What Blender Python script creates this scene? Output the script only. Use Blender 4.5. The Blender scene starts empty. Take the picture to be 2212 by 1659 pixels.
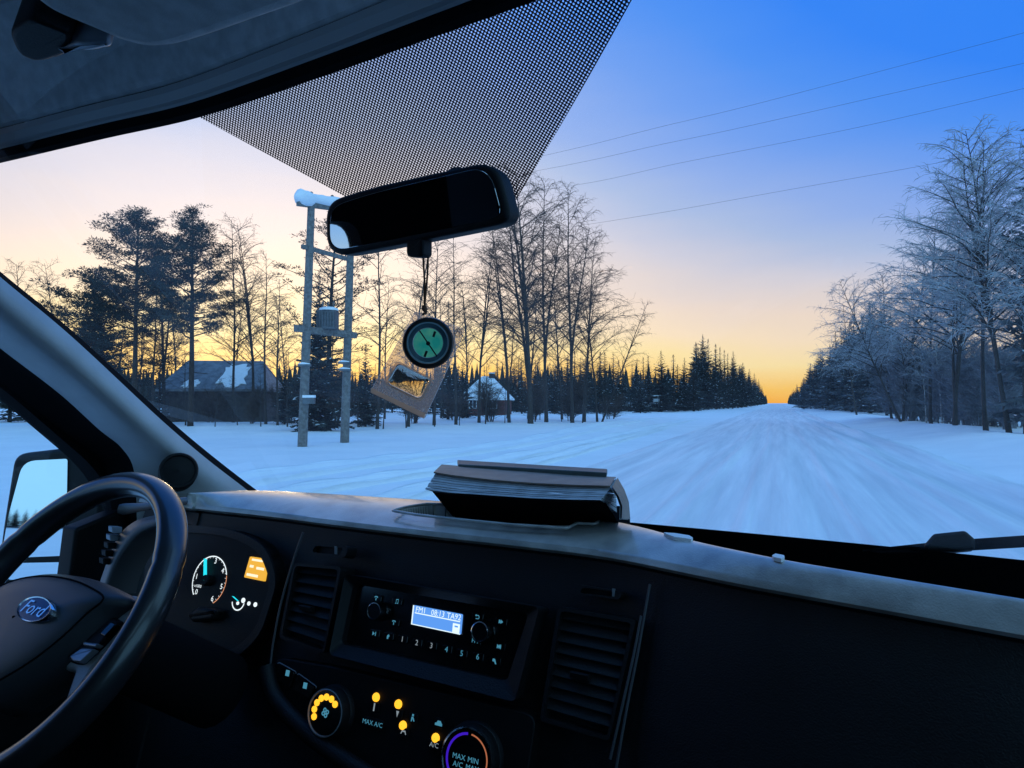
import bpy, math, random
from mathutils import Vector, Matrix
from mathutils.bvhtree import BVHTree
R = math.radians
S = bpy.context.scene
COL = S.collection

# ------------------------------------------------------------------ camera
FPX, CU, CV, CAMH, PITCH, VANA = 1440.0, 1106.0, 829.5, 1.8, R(1.6), R(27)
cd = bpy.data.cameras.new('camera')
cd.sensor_width = 36.0
cd.lens = 36.0 * FPX / 2212.0
cd.clip_start, cd.clip_end = 0.02, 5000
cam = bpy.data.objects.new('camera', cd)
COL.objects.link(cam)
cam.location = (0, 0, CAMH)
cam.rotation_euler = (R(90) + PITCH, 0, 0)
S.camera = cam

# ------------------------------------------------------------------ sky, sun, exposure
SUN_AZ, SUN_EL = R(-20), R(1.5)          # clockwise from the camera heading
w = bpy.data.worlds.new('World'); S.world = w; w.use_nodes = True
N, L = w.node_tree.nodes, w.node_tree.links
N.clear()
def s2l(c):
    return tuple(((x/255)/12.92 if x/255 <= .04045 else (((x/255)+.055)/1.055)**2.4) for x in c)
def wn(t, **k):
    n = N.new(t)
    for a, b in k.items(): setattr(n, a, b)
    return n
def wm(op, a, b=None, c=None):
    n = wn('ShaderNodeMath', operation=op)
    for i, x in enumerate((a, b, c)):
        if x is None: continue
        if isinstance(x, (int, float)): n.inputs[i].default_value = x
        else: L.new(x, n.inputs[i])
    return n.outputs[0]
tc = wn('ShaderNodeTexCoord')
sep = wn('ShaderNodeSeparateXYZ'); L.new(tc.outputs['Generated'], sep.inputs[0])
zc = wm('MAXIMUM', sep.outputs[2], 0.0)
elev = wm('MULTIPLY', wm('ARCSINE', wm('MINIMUM', zc, 1.0)), 180/math.pi)
hl = wm('SQRT', wm('ADD', wm('MULTIPLY', sep.outputs[0], sep.outputs[0]), wm('MULTIPLY', sep.outputs[1], sep.outputs[1])))
dt = wm('DIVIDE', wm('ADD', wm('MULTIPLY', sep.outputs[0], math.sin(SUN_AZ)), wm('MULTIPLY', sep.outputs[1], math.cos(SUN_AZ))), wm('MAXIMUM', hl, .001))
ratio = wm('SUBTRACT', 2.24, wm('MULTIPLY', dt, 1.70))     # the glow reaches higher on the sun's side
back = wm('MULTIPLY', wm('MAXIMUM', wm('SUBTRACT', .35, dt), 0.0), 11.0)   # and fades out round the back
nz_ = wn('ShaderNodeTexNoise'); nz_.inputs['Scale'].default_value = 2.2; nz_.inputs['Detail'].default_value = 5      # thin veils of high cloud
mpn = wn('ShaderNodeMapping'); mpn.inputs['Scale'].default_value = (1, 1, 5); L.new(tc.outputs['Generated'], mpn.inputs[0]); L.new(mpn.outputs[0], nz_.inputs['Vector'])
veil = wm('MULTIPLY', wm('SUBTRACT', nz_.outputs[0], .5), 4.0)
tt = wm('DIVIDE', wm('ADD', wm('ADD', wm('MULTIPLY', elev, ratio), back), veil), 60.0)
ramp = wn('ShaderNodeValToRGB')
stops = [(0, (255, 178, 62)), (1.2, (255, 203, 102)), (3.3, (255, 229, 168)), (4.8, (253, 228, 195)), (7, (243, 222, 207)),
         (10, (217, 212, 222)), (13, (178, 195, 231)), (16, (150, 180, 240)), (20, (116, 164, 246)), (24.5, (82, 150, 250)),
         (29.5, (52, 136, 253)), (38, (46, 134, 253)), (58, (44, 132, 252))]
cr = ramp.color_ramp
while len(cr.elements) > 1: cr.elements.remove(cr.elements[-1])
for i, (d, c) in enumerate(stops):
    e = cr.elements[0] if i == 0 else cr.elements.new(d/60)
    e.position = d/60
    e.color = s2l(c) + (1,)
L.new(tt, ramp.inputs[0])
nish = wn('ShaderNodeTexSky', sky_type='NISHITA')
nish.sun_disc = False; nish.sun_elevation = SUN_EL; nish.sun_rotation = SUN_AZ
# the clear sky turns paler and brighter past the zenith, away from the dusk (the door mirror shows it)
fb_ = wn('ShaderNodeMapRange', interpolation_type='SMOOTHSTEP'); L.new(wm('MULTIPLY', dt, hl), fb_.inputs[0])
fb_.inputs[1].default_value = .38; fb_.inputs[2].default_value = -.42; fb_.inputs[3].default_value = 0; fb_.inputs[4].default_value = 1
mxb = wn('ShaderNodeMix', data_type='RGBA'); L.new(fb_.outputs[0], mxb.inputs[0]); L.new(ramp.outputs[0], mxb.inputs[6]); mxb.inputs[7].default_value = (.38, .84, 1.30, 1)
bg1 = wn('ShaderNodeBackground'); L.new(mxb.outputs[2], bg1.inputs[0]); L.new(wm('MULTIPLY', wm('ADD', 1.0, wm('MULTIPLY', wm('POWER', wm('MAXIMUM', wm('MULTIPLY', dt, hl), 0.0), 12.0), .6)), .97), bg1.inputs[1])
bg2 = wn('ShaderNodeBackground'); L.new(nish.outputs[0], bg2.inputs[0]); bg2.inputs[1].default_value = .006
ad = wn('ShaderNodeAddShader'); L.new(bg1.outputs[0], ad.inputs[0]); L.new(bg2.outputs[0], ad.inputs[1])
wo = wn('ShaderNodeOutputWorld'); L.new(ad.outputs[0], wo.inputs[0])
sl = bpy.data.lights.new('sun', 'SUN'); sl.energy = .5; sl.angle = R(8); sl.color = (1, .72, .42)
so = bpy.data.objects.new('sun', sl); COL.objects.link(so)
sd = Vector((math.sin(SUN_AZ)*math.cos(SUN_EL), math.cos(SUN_AZ)*math.cos(SUN_EL), math.sin(SUN_EL)))
so.rotation_euler = (-sd).to_track_quat('-Z', 'Y').to_euler(); so.location = (0, 0, 30)
S.view_settings.view_transform = 'Standard'; S.view_settings.look = 'None'
S.view_settings.exposure = 0.0; S.view_settings.gamma = 1.0
S.cycles.use_denoising = True
S.cycles.max_bounces = 8; S.cycles.transparent_max_bounces = 24; S.cycles.diffuse_bounces = 4
S.cycles.caustics_reflective = False; S.cycles.caustics_refractive = False

# ------------------------------------------------------------------ materials
def mat(name, col, rough=.6, metal=0, spec=.5, bump=0, bscale=200, var=0, vscale=3, col2=None, emit=None, estr=0, coords='Object', transm=0, ior=1.5):
    m = bpy.data.materials.new(name); m.use_nodes = True
    t = m.node_tree; b = t.nodes['Principled BSDF']
    c = tuple(col) + (1,)
    b.inputs['Base Color'].default_value = c
    b.inputs['Roughness'].default_value = rough; b.inputs['Metallic'].default_value = metal
    b.inputs['Specular IOR Level'].default_value = spec; b.inputs['IOR'].default_value = ior
    if transm: b.inputs['Transmission Weight'].default_value = transm
    if emit:
        b.inputs['Emission Color'].default_value = tuple(emit) + (1,); b.inputs['Emission Strength'].default_value = estr
    if bump or var or col2:
        tc = t.nodes.new('ShaderNodeTexCoord')
        if bump:
            n = t.nodes.new('ShaderNodeTexNoise'); n.inputs['Scale'].default_value = bscale; n.inputs['Detail'].default_value = 3
            t.links.new(tc.outputs[coords], n.inputs['Vector'])
            bp = t.nodes.new('ShaderNodeBump'); bp.inputs['Strength'].default_value = bump; bp.inputs['Distance'].default_value = 1.0/bscale
            t.links.new(n.outputs[0], bp.inputs['Height']); t.links.new(bp.outputs[0], b.inputs['Normal'])
        if var or col2:
            n = t.nodes.new('ShaderNodeTexNoise'); n.inputs['Scale'].default_value = vscale; n.inputs['Detail'].default_value = 6
            t.links.new(tc.outputs[coords], n.inputs['Vector'])
            mx = t.nodes.new('ShaderNodeMix'); mx.data_type = 'RGBA'
            if col2: a, bb = col, col2
            else: a, bb = [x*(1-var) for x in col], [min(1, x*(1+var)) for x in col]
            mr = t.nodes.new('ShaderNodeMapRange'); mr.inputs[1].default_value = .35; mr.inputs[2].default_value = .65
            t.links.new(n.outputs[0], mr.inputs[0]); t.links.new(mr.outputs[0], mx.inputs[0])
            mx.inputs[6].default_value = tuple(a)+(1,); mx.inputs[7].default_value = tuple(bb)+(1,)
            t.links.new(mx.outputs[2], b.inputs['Base Color'])
    return m
def glow(name, col, s): return mat(name, (0.01, .01, .01), .6, emit=col, estr=s)

M = {}
M['plastic'] = mat('dash_plastic', (.005, .0055, .007), .5, spec=.35, bump=.5, bscale=560, var=.15, vscale=12)
M['plastic_top'] = mat('dash_top_plastic', (.42, .40, .375), .4, spec=.6, bump=.3, bscale=520, var=.25, vscale=25)  # pale base colour carries the sky glare on the dash top
M['trim'] = mat('pillar_plastic', (.5, .505, .52), .36, bump=.25, bscale=600, var=.06, vscale=20)
M['lining'] = mat('roof_fabric', (.62, .62, .63), .95, spec=.2, bump=.5, bscale=900, var=.12, vscale=60)
M['lining_trim'] = mat('header_plastic', (.40, .40, .41), .5, bump=.2, bscale=700)
M['cowl'] = mat('cowl_plastic', (.12, .125, .14), .4, bump=.2, bscale=700)
M['seam'] = mat('seam_plastic', (.06, .062, .07), .4)
M['black'] = mat('black_plastic', (.005, .005, .006), .55, spec=.25, bump=.3, bscale=600)
M['rubber'] = mat('black_rubber', (.005, .005, .006), .95, spec=.08)
M['gloss'] = mat('gloss_black', (.005, .005, .006), .18)
M['leather'] = mat('wheel_leather', (.016, .017, .02), .35, spec=.5, bump=.25, bscale=1300)
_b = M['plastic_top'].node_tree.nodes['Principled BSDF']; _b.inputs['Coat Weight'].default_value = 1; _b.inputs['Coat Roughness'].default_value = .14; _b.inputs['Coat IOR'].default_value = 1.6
_b = M['leather'].node_tree.nodes['Principled BSDF']; _b.inputs['Coat Weight'].default_value = .8; _b.inputs['Coat Roughness'].default_value = .16
M['silver'] = mat('silver_plastic', (.32, .34, .38), .35, .4, bump=.1, bscale=900)
M['pad'] = mat('airbag_plastic', (.05, .053, .06), .36, bump=.45, bscale=1100)
M['chrome'] = mat('chrome', (.8, .8, .8), .15, 1)
M['mirror'] = mat('mirror_glass', (.86, .88, .9), .02, 1)
M['mirror_dark'] = mat('rear_mirror_glass', (.80, .84, .86), .02, 1)
M['emblem'] = mat('emblem_blue', (.01, .04, .18), .25)
M['white_lit'] = glow('white_backlight', (.85, .95, 1), 1.1)
M['cyan_lit'] = glow('cyan_needle', (.02, .75, .9), 1.1)
M['red_lit'] = glow('orange_red_backlight', (1, .42, .22), .75)
M['amber'] = glow('amber_screen', (1, .52, .05), .9)
M['amber_led'] = glow('amber_led', (1, .47, .025), 1.5)
M['amber_text'] = glow('pale_amber_text', (1, .85, .6), 1.15)
M['icon'] = glow('blue_icon_backlight', (.1, .42, .62), .55)
M['icon_w'] = glow('white_icon_backlight', (.45, .55, .62), .5)
M['violet'] = glow('violet_arc', (.05, .01, .55), .9)
M['orange'] = glow('orange_arc', (.7, .22, .1), .6)
M['disp'] = glow('display_blue', (.12, .36, .95), .95)
M['disp_w'] = glow('display_white', (.75, .93, 1), 1.1)
M['paper'] = mat('page_paper', (.42, .44, .46), .9, var=.18, vscale=40)
M['cover'] = mat('book_cover', (.20, .155, .12), .5, var=.2, vscale=30)
M['cover2'] = mat('teal_cover', (.05, .075, .075), .5, var=.2, vscale=40)
M['scrap'] = mat('scrap_glint_white', (.8, .8, .8), .9)
M['cord'] = mat('brown_cord', (.14, .055, .025), .8)
M['capsule'] = mat('compass_black', (.014, .01, .009), .35)
M['green'] = mat('compass_green', (.05, .80, .50), .4, col2=(.25, .95, .50), vscale=70)
_t = M['green'].node_tree; _b = _t.nodes['Principled BSDF']; _o = _t.nodes['Material Output']    # thin dial, daylight shines through it
_q = _t.nodes.new('ShaderNodeBsdfTranslucent'); _t.links.new(_b.inputs['Base Color'].links[0].from_socket, _q.inputs[0])
_m = _t.nodes.new('ShaderNodeMixShader'); _m.inputs[0].default_value = .88; _t.links.new(_b.outputs[0], _m.inputs[1]); _t.links.new(_q.outputs[0], _m.inputs[2]); _t.links.new(_m.outputs[0], _o.inputs[0])
M['dial_ring'] = mat('compass_ring', (.06, .12, .15), .3, var=.3, vscale=60)
M['ring_light'] = mat('compass_ring_edge', (.35, .5, .55), .25)

def trans_mat(name, tint, gloss=.06, diff=0, dcol=(1, .85, .7), rough=.0):
    m = bpy.data.materials.new(name); m.use_nodes = True
    t = m.node_tree; t.nodes.clear()
    o = t.nodes.new('ShaderNodeOutputMaterial'); a = t.nodes.new('ShaderNodeBsdfTransparent'); g = t.nodes.new('ShaderNodeBsdfGlossy')
    a.inputs[0].default_value = tuple(tint)+(1,); g.inputs['Roughness'].default_value = rough
    lw = t.nodes.new('ShaderNodeLayerWeight'); lw.inputs[0].default_value = .5
    pw = t.nodes.new('ShaderNodeMath'); pw.operation = 'POWER'; pw.inputs[1].default_value = 4
    mi = t.nodes.new('ShaderNodeMath'); mi.operation = 'MULTIPLY_ADD'; mi.inputs[1].default_value = .5; mi.inputs[2].default_value = gloss
    t.links.new(lw.outputs['Facing'], pw.inputs[0]); t.links.new(pw.outputs[0], mi.inputs[0])
    mx = t.nodes.new('ShaderNodeMixShader'); t.links.new(mi.outputs[0], mx.inputs[0])
    last = a.outputs[0]
    if diff:
        d = t.nodes.new('ShaderNodeBsdfTranslucent'); d.inputs[0].default_value = tuple(dcol)+(1,)
        m2 = t.nodes.new('ShaderNodeMixShader'); m2.inputs[0].default_value = diff
        t.links.new(a.outputs[0], m2.inputs[1]); t.links.new(d.outputs[0], m2.inputs[2]); last = m2.outputs[0]
    t.links.new(last, mx.inputs[1]); t.links.new(g.outputs[0], mx.inputs[2]); t.links.new(mx.outputs[0], o.inputs[0])
    return m
M['glass'] = trans_mat('windscreen_glass', (.97, .985, .99), .03, diff=.02, dcol=(.9, .9, .92))
_t = M['glass'].node_tree      # road-salt film: uneven, a little heavier in blotches
_n = _t.nodes.new('ShaderNodeTexNoise'); _n.inputs['Scale'].default_value = 5; _n.inputs['Detail'].default_value = 9; _n.inputs['Roughness'].default_value = .7
_c = _t.nodes.new('ShaderNodeTexCoord'); _t.links.new(_c.outputs['Object'], _n.inputs['Vector'])
_r = _t.nodes.new('ShaderNodeMapRange'); _r.inputs[1].default_value = .35; _r.inputs[2].default_value = .75; _r.inputs[3].default_value = .012; _r.inputs[4].default_value = .055
_t.links.new(_n.outputs[0], _r.inputs[0])
_m = [x for x in _t.nodes if x.type == 'MIX_SHADER' and any(l.from_node.type == 'BSDF_TRANSLUCENT' for i in x.inputs for l in i.links)][0]; _t.links.new(_r.outputs[0], _m.inputs[0])
M['side_glass'] = trans_mat('side_window_glass', (.86, .95, .97), .03)
M['acrylic'] = trans_mat('clear_acrylic', (.96, .90, .83), .05, diff=.24, dcol=(1, .88, .76))
M['acrylic_edge'] = trans_mat('acrylic_edge', (.9, .78, .66), .1, diff=.6, dcol=(1, .9, .78))
M['lens'] = mat('lens_glass', (1, 1, 1), 0, transm=1, ior=1.49)
# printed dot pattern of the windscreen: opaque black with round clear openings
def dot_mat():
    m = bpy.data.materials.new('dot_print'); m.use_nodes = True
    t = m.node_tree; t.nodes.clear(); nn, ll = t.nodes.new, t.links.new
    o = nn('ShaderNodeOutputMaterial'); uv = nn('ShaderNodeUVMap')
    outs = []
    for off in (0, .5):
        mp = nn('ShaderNodeVectorMath'); mp.operation = 'ADD'; mp.inputs[1].default_value = (off, off, 0); ll(uv.outputs[0], mp.inputs[0])
        fr = nn('ShaderNodeVectorMath'); fr.operation = 'FRACTION'; ll(mp.outputs[0], fr.inputs[0])
        di = nn('ShaderNodeVectorMath'); di.operation = 'DISTANCE'; di.inputs[1].default_value = (.5, .5, 0); ll(fr.outputs[0], di.inputs[0])
        outs.append(di.outputs['Value'])
    mn = nn('ShaderNodeMath'); mn.operation = 'MINIMUM'; ll(outs[0], mn.inputs[0]); ll(outs[1], mn.inputs[1])
    gt = nn('ShaderNodeMath'); gt.operation = 'GREATER_THAN'; gt.inputs[1].default_value = .222; ll(mn.outputs[0], gt.inputs[0])
    a = nn('ShaderNodeBsdfTransparent'); b = nn('ShaderNodeBsdfDiffuse'); b.inputs[0].default_value = (.006, .006, .012, 1)
    mx = nn('ShaderNodeMixShader'); ll(gt.outputs[0], mx.inputs[0]); ll(a.outputs[0], mx.inputs[1]); ll(b.outputs[0], mx.inputs[2]); ll(mx.outputs[0], o.inputs[0])
    return m
M['dots'] = dot_mat()

# ------------------------------------------------------------------ mesh helpers
class MB:
    def __init__(s): s.v, s.f, s.m, s.mats = [], [], [], []
    def mi(s, m):
        if m not in s.mats: s.mats.append(m)
        return s.mats.index(m)
    def add(s, vs, fs, m):
        o = len(s.v); k = s.mi(m); s.v += [tuple(x) for x in vs]
        for f in fs: s.f.append(tuple(i+o for i in f)); s.m.append(k)
    def build(s, name, parent=None, smooth=False, loc=None, auto=None):
        me = bpy.data.meshes.new(name); me.from_pydata(s.v, [], s.f)
        for m in s.mats: me.materials.append(M[m] if isinstance(m, str) else m)
        me.polygons.foreach_set('material_index', s.m)
        if smooth or auto:
            me.polygons.foreach_set('use_smooth', [True]*len(s.f))
            if auto: me.set_sharp_from_angle(angle=R(auto))
        me.update()
        return link(name, me, parent, loc)
    def grid(s, rows, m, close=False):
        n = len(rows[0]); vs = [p for r in rows for p in r]; fs = []
        for i in range(len(rows)-1):
            for j in range(n if close else n-1):
                a, b = i*n+j, i*n+(j+1) % n
                fs.append((a, b, b+n, a+n))
        s.add(vs, fs, m)
    def tube(s, path, rad, n, m, cap=True):
        path = [Vector(p) for p in path]; a = None; rows = []
        for i, p in enumerate(path):
            t = (path[min(i+1, len(path)-1)] - path[max(i-1, 0)])
            t = t.normalized() if t.length > 1e-9 else Vector((0, 0, 1))
            a = t.orthogonal() if a is None else (a - t*a.dot(t))
            a.normalize(); b = t.cross(a); r = rad[i] if isinstance(rad, (list, tuple)) else rad
            rows.append([p + (a*math.cos(k*6.2832/n) + b*math.sin(k*6.2832/n))*r for k in range(n)])
        s.grid(rows, m, True)
        if cap:
            s.add(rows[0], [tuple(range(n))[::-1]], m); s.add(rows[-1], [tuple(range(n))], m)
    def plate(s, pts, n, h0, h1, m, bev=0, side=None):
        """outline pts (3D, planar) raised from h0 to h1 along n, edge rounded by bev"""
        n = Vector(n).normalized(); pts = [Vector(p) for p in pts]; k = len(pts)
        c = sum(pts, Vector())/k
        ar = Vector()
        for i in range(k): ar += (pts[i]-c).cross(pts[(i+1) % k]-c)
        if ar.dot(n) < 0: pts = pts[::-1]
        def inset(d):
            out = []
            for i in range(k):
                e1 = (pts[i]-pts[i-1]).normalized(); e2 = (pts[(i+1) % k]-pts[i]).normalized()
                q = (n.cross(e1)+n.cross(e2))
                q = q.normalized() if q.length > 1e-6 else n.cross(e1)
                out.append(pts[i]+q*d)
            return out
        rings = [[p+n*h0 for p in pts]]
        if bev:
            for q in (0, .3, .7, 1):
                a = q*math.pi/2
                rings.append([p+n*(h1-bev+bev*math.sin(a)) for p in inset(bev*(1-math.cos(a)))])
        else: rings.append([p+n*h1 for p in pts])
        s.grid(rings, side or m, True)
        s.add(rings[-1], [tuple(range(k))], m); s.add(rings[0], [tuple(range(k))[::-1]], m)
    def frame(s, outer, inner, n, h0, h1, m, hin=None):
        n = Vector(n).normalized(); hin = h0 if hin is None else hin
        s.grid([[Vector(p)+n*h for p in q] for q, h in ((outer, h0), (outer, h1), (inner, h1), (inner, hin))], m, True)
    def box(s, lo, hi, m):
        x0, y0, z0 = lo; x1, y1, z1 = hi
        s.add([(x0, y0, z0), (x1, y0, z0), (x1, y1, z0), (x0, y1, z0), (x0, y0, z1), (x1, y0, z1), (x1, y1, z1), (x0, y1, z1)],
              [(0, 3, 2, 1), (4, 5, 6, 7), (0, 1, 5, 4), (1, 2, 6, 5), (2, 3, 7, 6), (3, 0, 4, 7)], m)
    def lathe(s, c, n, prof, seg, m, ex=None, sx=1, sy=1):
        """prof: list of (radius, height along n)"""
        n = Vector(n).normalized(); ex = Vector(ex if ex else (1, 0, 0)); ex = (ex-n*ex.dot(n)).normalized(); ey = n.cross(ex); c = Vector(c)
        s.grid([[c+n*h+(ex*math.cos(k*6.28319/seg)*sx+ey*math.sin(k*6.28319/seg)*sy)*r for k in range(seg)] for r, h in prof], m, True)
    def arc(s, c, n, r0, r1, a0, a1, h, m, seg=24, ex=None, sx=1, sy=1):
        n = Vector(n).normalized(); ex = Vector(ex if ex else (1, 0, 0)); ex = (ex-n*ex.dot(n)).normalized(); ey = n.cross(ex); c = Vector(c)
        rows = [[], []]
        for k in range(seg+1):
            a = R(a0+(a1-a0)*k/seg); d = ex*math.cos(a)*sx+ey*math.sin(a)*sy
            rows[0].append(c+d*r0+n*h); rows[1].append(c+d*r1+n*h)
        s.grid(rows, m)
    def text(s, txt, c, n, size, m, h=.001, ex=None, shear=0, sx=1):
        n = Vector(n).normalized(); ex = Vector(ex if ex else (1, 0, 0)); ex = (ex-n*ex.dot(n)).normalized(); ey = n.cross(ex); c = Vector(c)
        cu = bpy.data.curves.new('t', 'FONT'); cu.body = txt; cu.size = size; cu.align_x = 'CENTER'; cu.align_y = 'CENTER'; cu.shear = shear; cu.resolution_u = 2
        ob = bpy.data.objects.new('t', cu); me = ob.to_mesh()
        s.add([c+ex*v.co.x*sx+ey*v.co.y+n*h for v in me.vertices], [tuple(p.vertices) for p in me.polygons], m)
        ob.to_mesh_clear(); bpy.data.objects.remove(ob); bpy.data.curves.remove(cu)
def link(name, data, parent=None, loc=None):
    o = bpy.data.objects.new(name, data); COL.objects.link(o)
    if parent: o.parent = parent
    if loc: o.location = loc
    return o
def tag(o, label, cat, group=None, kind=None):
    if label: o['label'] = label
    if cat: o['category'] = cat
    if group: o['group'] = group
    if kind: o['kind'] = kind
    return o
def rnd_poly(p, r, n=5):
    """polygon with rounded corners, 2D; always n+1 points a corner"""
    out = []; k = len(p)
    rr = r if isinstance(r, (list, tuple)) else [r]*k
    for i in range(k):
        a, b, c = Vector(p[i-1]), Vector(p[i]), Vector(p[(i+1) % k])
        q = rr[i]; u = b+(a-b).normalized()*min(q, (a-b).length*.49); v = b+(c-b).normalized()*min(q, (c-b).length*.49)
        for j in range(n+1):
            t = j/n; out.append(tuple(u*(1-t)**2+b*2*t*(1-t)+v*t*t))
    return out
def spline(p, n):
    """Catmull-Rom through points, n steps a span"""
    p = [Vector(x) for x in p]; out = []
    for i in range(len(p)-1):
        a, b, c, d = p[max(i-1, 0)], p[i], p[i+1], p[min(i+2, len(p)-1)]
        for k in range(n):
            t = k/n
            out.append(.5*((2*b)+(c-a)*t+(2*a-5*b+4*c-d)*t*t+(3*b-a-3*c+d)*t**3))
    out.append(p[-1]); return out
# sight lines measured on the photograph (2212 x 1659 grid), in van axes: x right, y forward, z up from the eye
def vray(u, v):
    x, y, z = (u-CU)/FPX, 1.0, -(v-CV)/FPX
    y, z = y*math.cos(PITCH)-z*math.sin(PITCH), y*math.sin(PITCH)+z*math.cos(PITCH)
    return Vector((x*math.cos(VANA)-y*math.sin(VANA), x*math.sin(VANA)+y*math.cos(VANA), z))
def vX(u, v, X): d = vray(u, v); return d*(X/d.x)
def vY(u, v, Y): d = vray(u, v); return d*(Y/d.y)
def vZ(u, v, Z): d = vray(u, v); return d*(Z/d.z)
def vP(u, v, P, n): d = vray(u, v); n = Vector(n); return d*(Vector(P).dot(n)/d.dot(n))

# ================================================================== SETTING: ground and road
ROAD = R(21.7)
rdir = Vector((math.sin(ROAD), math.cos(ROAD), 0)); rnrm = Vector((math.cos(ROAD), -math.sin(ROAD), 0))
def road_pt(t, s, z=0): return rdir*t + rnrm*s + Vector((0, 0, z))
def n1(x, y):      # cheap smooth noise
    return (math.sin(x*1.3+y*.7)+math.sin(x*.37-y*1.1+2)+math.sin(x*2.1+y*1.9+4)*.5)/2.5
def ground_z(x, y):
    t = x*rdir.x+y*rdir.y; s = x*rnrm.x+y*rnrm.y
    z = 0.0
    if s > 5.2: z += .42*math.exp(-((s-8.5)/2.2)**2)*(.8+.3*n1(t*.3, s*.4)) + .25*min(1, (s-5.2)/6)
    if s < -7: z += .22*math.exp(-((s+11)/3.0)**2)*(1 if t > 45 else max(0, (t-25)/20))
    k = min(1, max(0, (abs(s+1)-6.5)/8))
    z += k*.10*n1(x*.22, y*.22) + k*.03*n1(x*.9+3, y*.9)
    if y > 20 and s < -10: z += .25*min(1, max(0, (y-26)/14))*min(1, (-10-s)/8)
    return z
def snow_mat(name, c1, c2, streak=False):
    m = bpy.data.materials.new(name); m.use_nodes = True; t = m.node_tree; b = t.nodes['Principled BSDF']; nn, ll = t.nodes.new, t.links.new
    b.inputs['Roughness'].default_value = .75 if not streak else .55; b.inputs['Specular IOR Level'].default_value = .3
    tc = nn('ShaderNodeTexCoord'); mp = nn('ShaderNodeMapping'); ll(tc.outputs['Object'], mp.inputs[0])
    if streak: mp.inputs['Scale'].default_value = (1, .035, 1)
    n = nn('ShaderNodeTexNoise'); n.inputs['Scale'].default_value = 2.2 if streak else .35; n.inputs['Detail'].default_value = 7; n.inputs['Roughness'].default_value = .62
    ll(mp.outputs[0], n.inputs['Vector'])
    mr = nn('ShaderNodeMapRange'); mr.inputs[1].default_value = .36; mr.inputs[2].default_value = .64; ll(n.outputs[0], mr.inputs[0])
    mx = nn('ShaderNodeMix'); mx.data_type = 'RGBA'; ll(mr.outputs[0], mx.inputs[0]); mx.inputs[6].default_value = tuple(c1)+(1,); mx.inputs[7].default_value = tuple(c2)+(1,)
    ll(mx.outputs[2], b.inputs['Base Color'])
    n2 = nn('ShaderNodeTexNoise'); n2.inputs['Scale'].default_value = 9 if streak else 3.5; n2.inputs['Detail'].default_value = 8; ll(mp.outputs[0], n2.inputs['Vector'])
    bp = nn('ShaderNodeBump'); bp.inputs['Strength'].default_value = .5; bp.inputs['Distance'].default_value = .04 if streak else .06
    ll(n2.outputs[0], bp.inputs['Height']); ll(bp.outputs[0], b.inputs['Normal'])
    return m
M['snow'] = snow_mat('snow', (.84, .85, .87), (.93, .93, .94))
M['road_snow'] = snow_mat('packed_road_snow', (.64, .665, .70), (.88, .885, .90), True)
M['cap'] = mat('snow_cap', (.9, .9, .92), .8, bump=.3, bscale=20)
mb = MB(); rows = []
radii = [0, 1.5, 3, 5] + [5*1.075**k for k in range(1, 84)]
NA = 220
for r in radii:
    row = []
    for k in range(NA):
        a = k*6.28318/NA; x, y = r*math.sin(a), r*math.cos(a)
        row.append((x, y, ground_z(x, y) if r < 260 else -0.0))
    rows.append(row)
mb.grid(rows, 'snow', True)
g = mb.build('ground', smooth=True); tag(g, None, None, kind='structure')
# road: packed snow with polished wheel tracks, local y along the road
rng = random.Random(5)
tracks = [(-3.6, .22, -.03), (-3.0, .10, .02), (-2.2, .25, -.045), (-1.85, .07, .025), (-1.45, .10, .04), (-1.2, .06, -.02), (-.9, .28, -.05), (-.55, .08, .03), (.0, .3, .02),
          (.75, .26, -.05), (1.05, .08, .03), (1.9, .3, -.03), (2.5, .12, .045), (2.95, .25, .06), (3.5, .25, -.03), (4.3, .42, .13), (-4.7, .35, .08)]
def road_z(s, t):
    w_ = .12*math.sin(t*.05)+.05*math.sin(t*.21+1)
    z = .02 + .02*math.cos(s/4.6*1.5)
    for c, wd, h in tracks: z += h*1.45*math.exp(-((s-c-w_)/wd)**2)*(.75+.3*math.sin(t*.4+c*5)+.25*n1(t*1.7+c*9, s*6))
    e = max(0, abs(s-.1)-4.6); return z - e*.12 + (.03 if e > 0 else 0)*0
mb = MB(); rows = []
ts = [-30+1.2*k for k in range(60)] + [42*1.045**k for k in range(1, 70)]
ss = [-5.2+10.6*k/150 for k in range(151)]
for t in ts:
    rows.append([(s, t, max(.006, road_z(s, t)) if abs(s-.1) < 5.1 else -.05) for s in ss])
mb.grid(rows, 'road_snow')
rd = mb.build('road', smooth=True); rd.rotation_euler = (0, 0, -ROAD); tag(rd, None, None, kind='structure')
# ruts of the turning place, left of the road
def rut(pts, width, name='path'):
    mb = MB(); pth = spline([Vector((x, y, 0)) for x, y in pts], 14); rows = []
    for i, p in enumerate(pth):
        t = (pth[min(i+1, len(pth)-1)]-pth[max(i-1, 0)]).normalized(); q = Vector((t.y, -t.x, 0)); row = []
        for k in range(25):
            f = k/24*2-1; c = p+q*f*width
            e = min(1, i/8, (len(pth)-1-i)/8)
            h = .014+e*1.7*(.05*math.exp(-((abs(f)-.55)/.12)**2)+.06*math.exp(-((abs(f)-.9)/.08)**2) - .02*math.exp(-(f/.3)**2) + .015*math.sin(i*.8+f*7)*abs(f))
            if abs(f) > .99: h = -.06
            row.append((c.x, c.y, ground_z(c.x, c.y)+h))
        rows.append(row)
    mb.grid(rows, 'snow'); o = mb.build(name, smooth=True); tag(o, None, None, kind='structure'); return o
def gpt(u, v):
    Y = CAMH*FPX/(v-870); return ((u-CU)/FPX*Y, Y)
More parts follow.
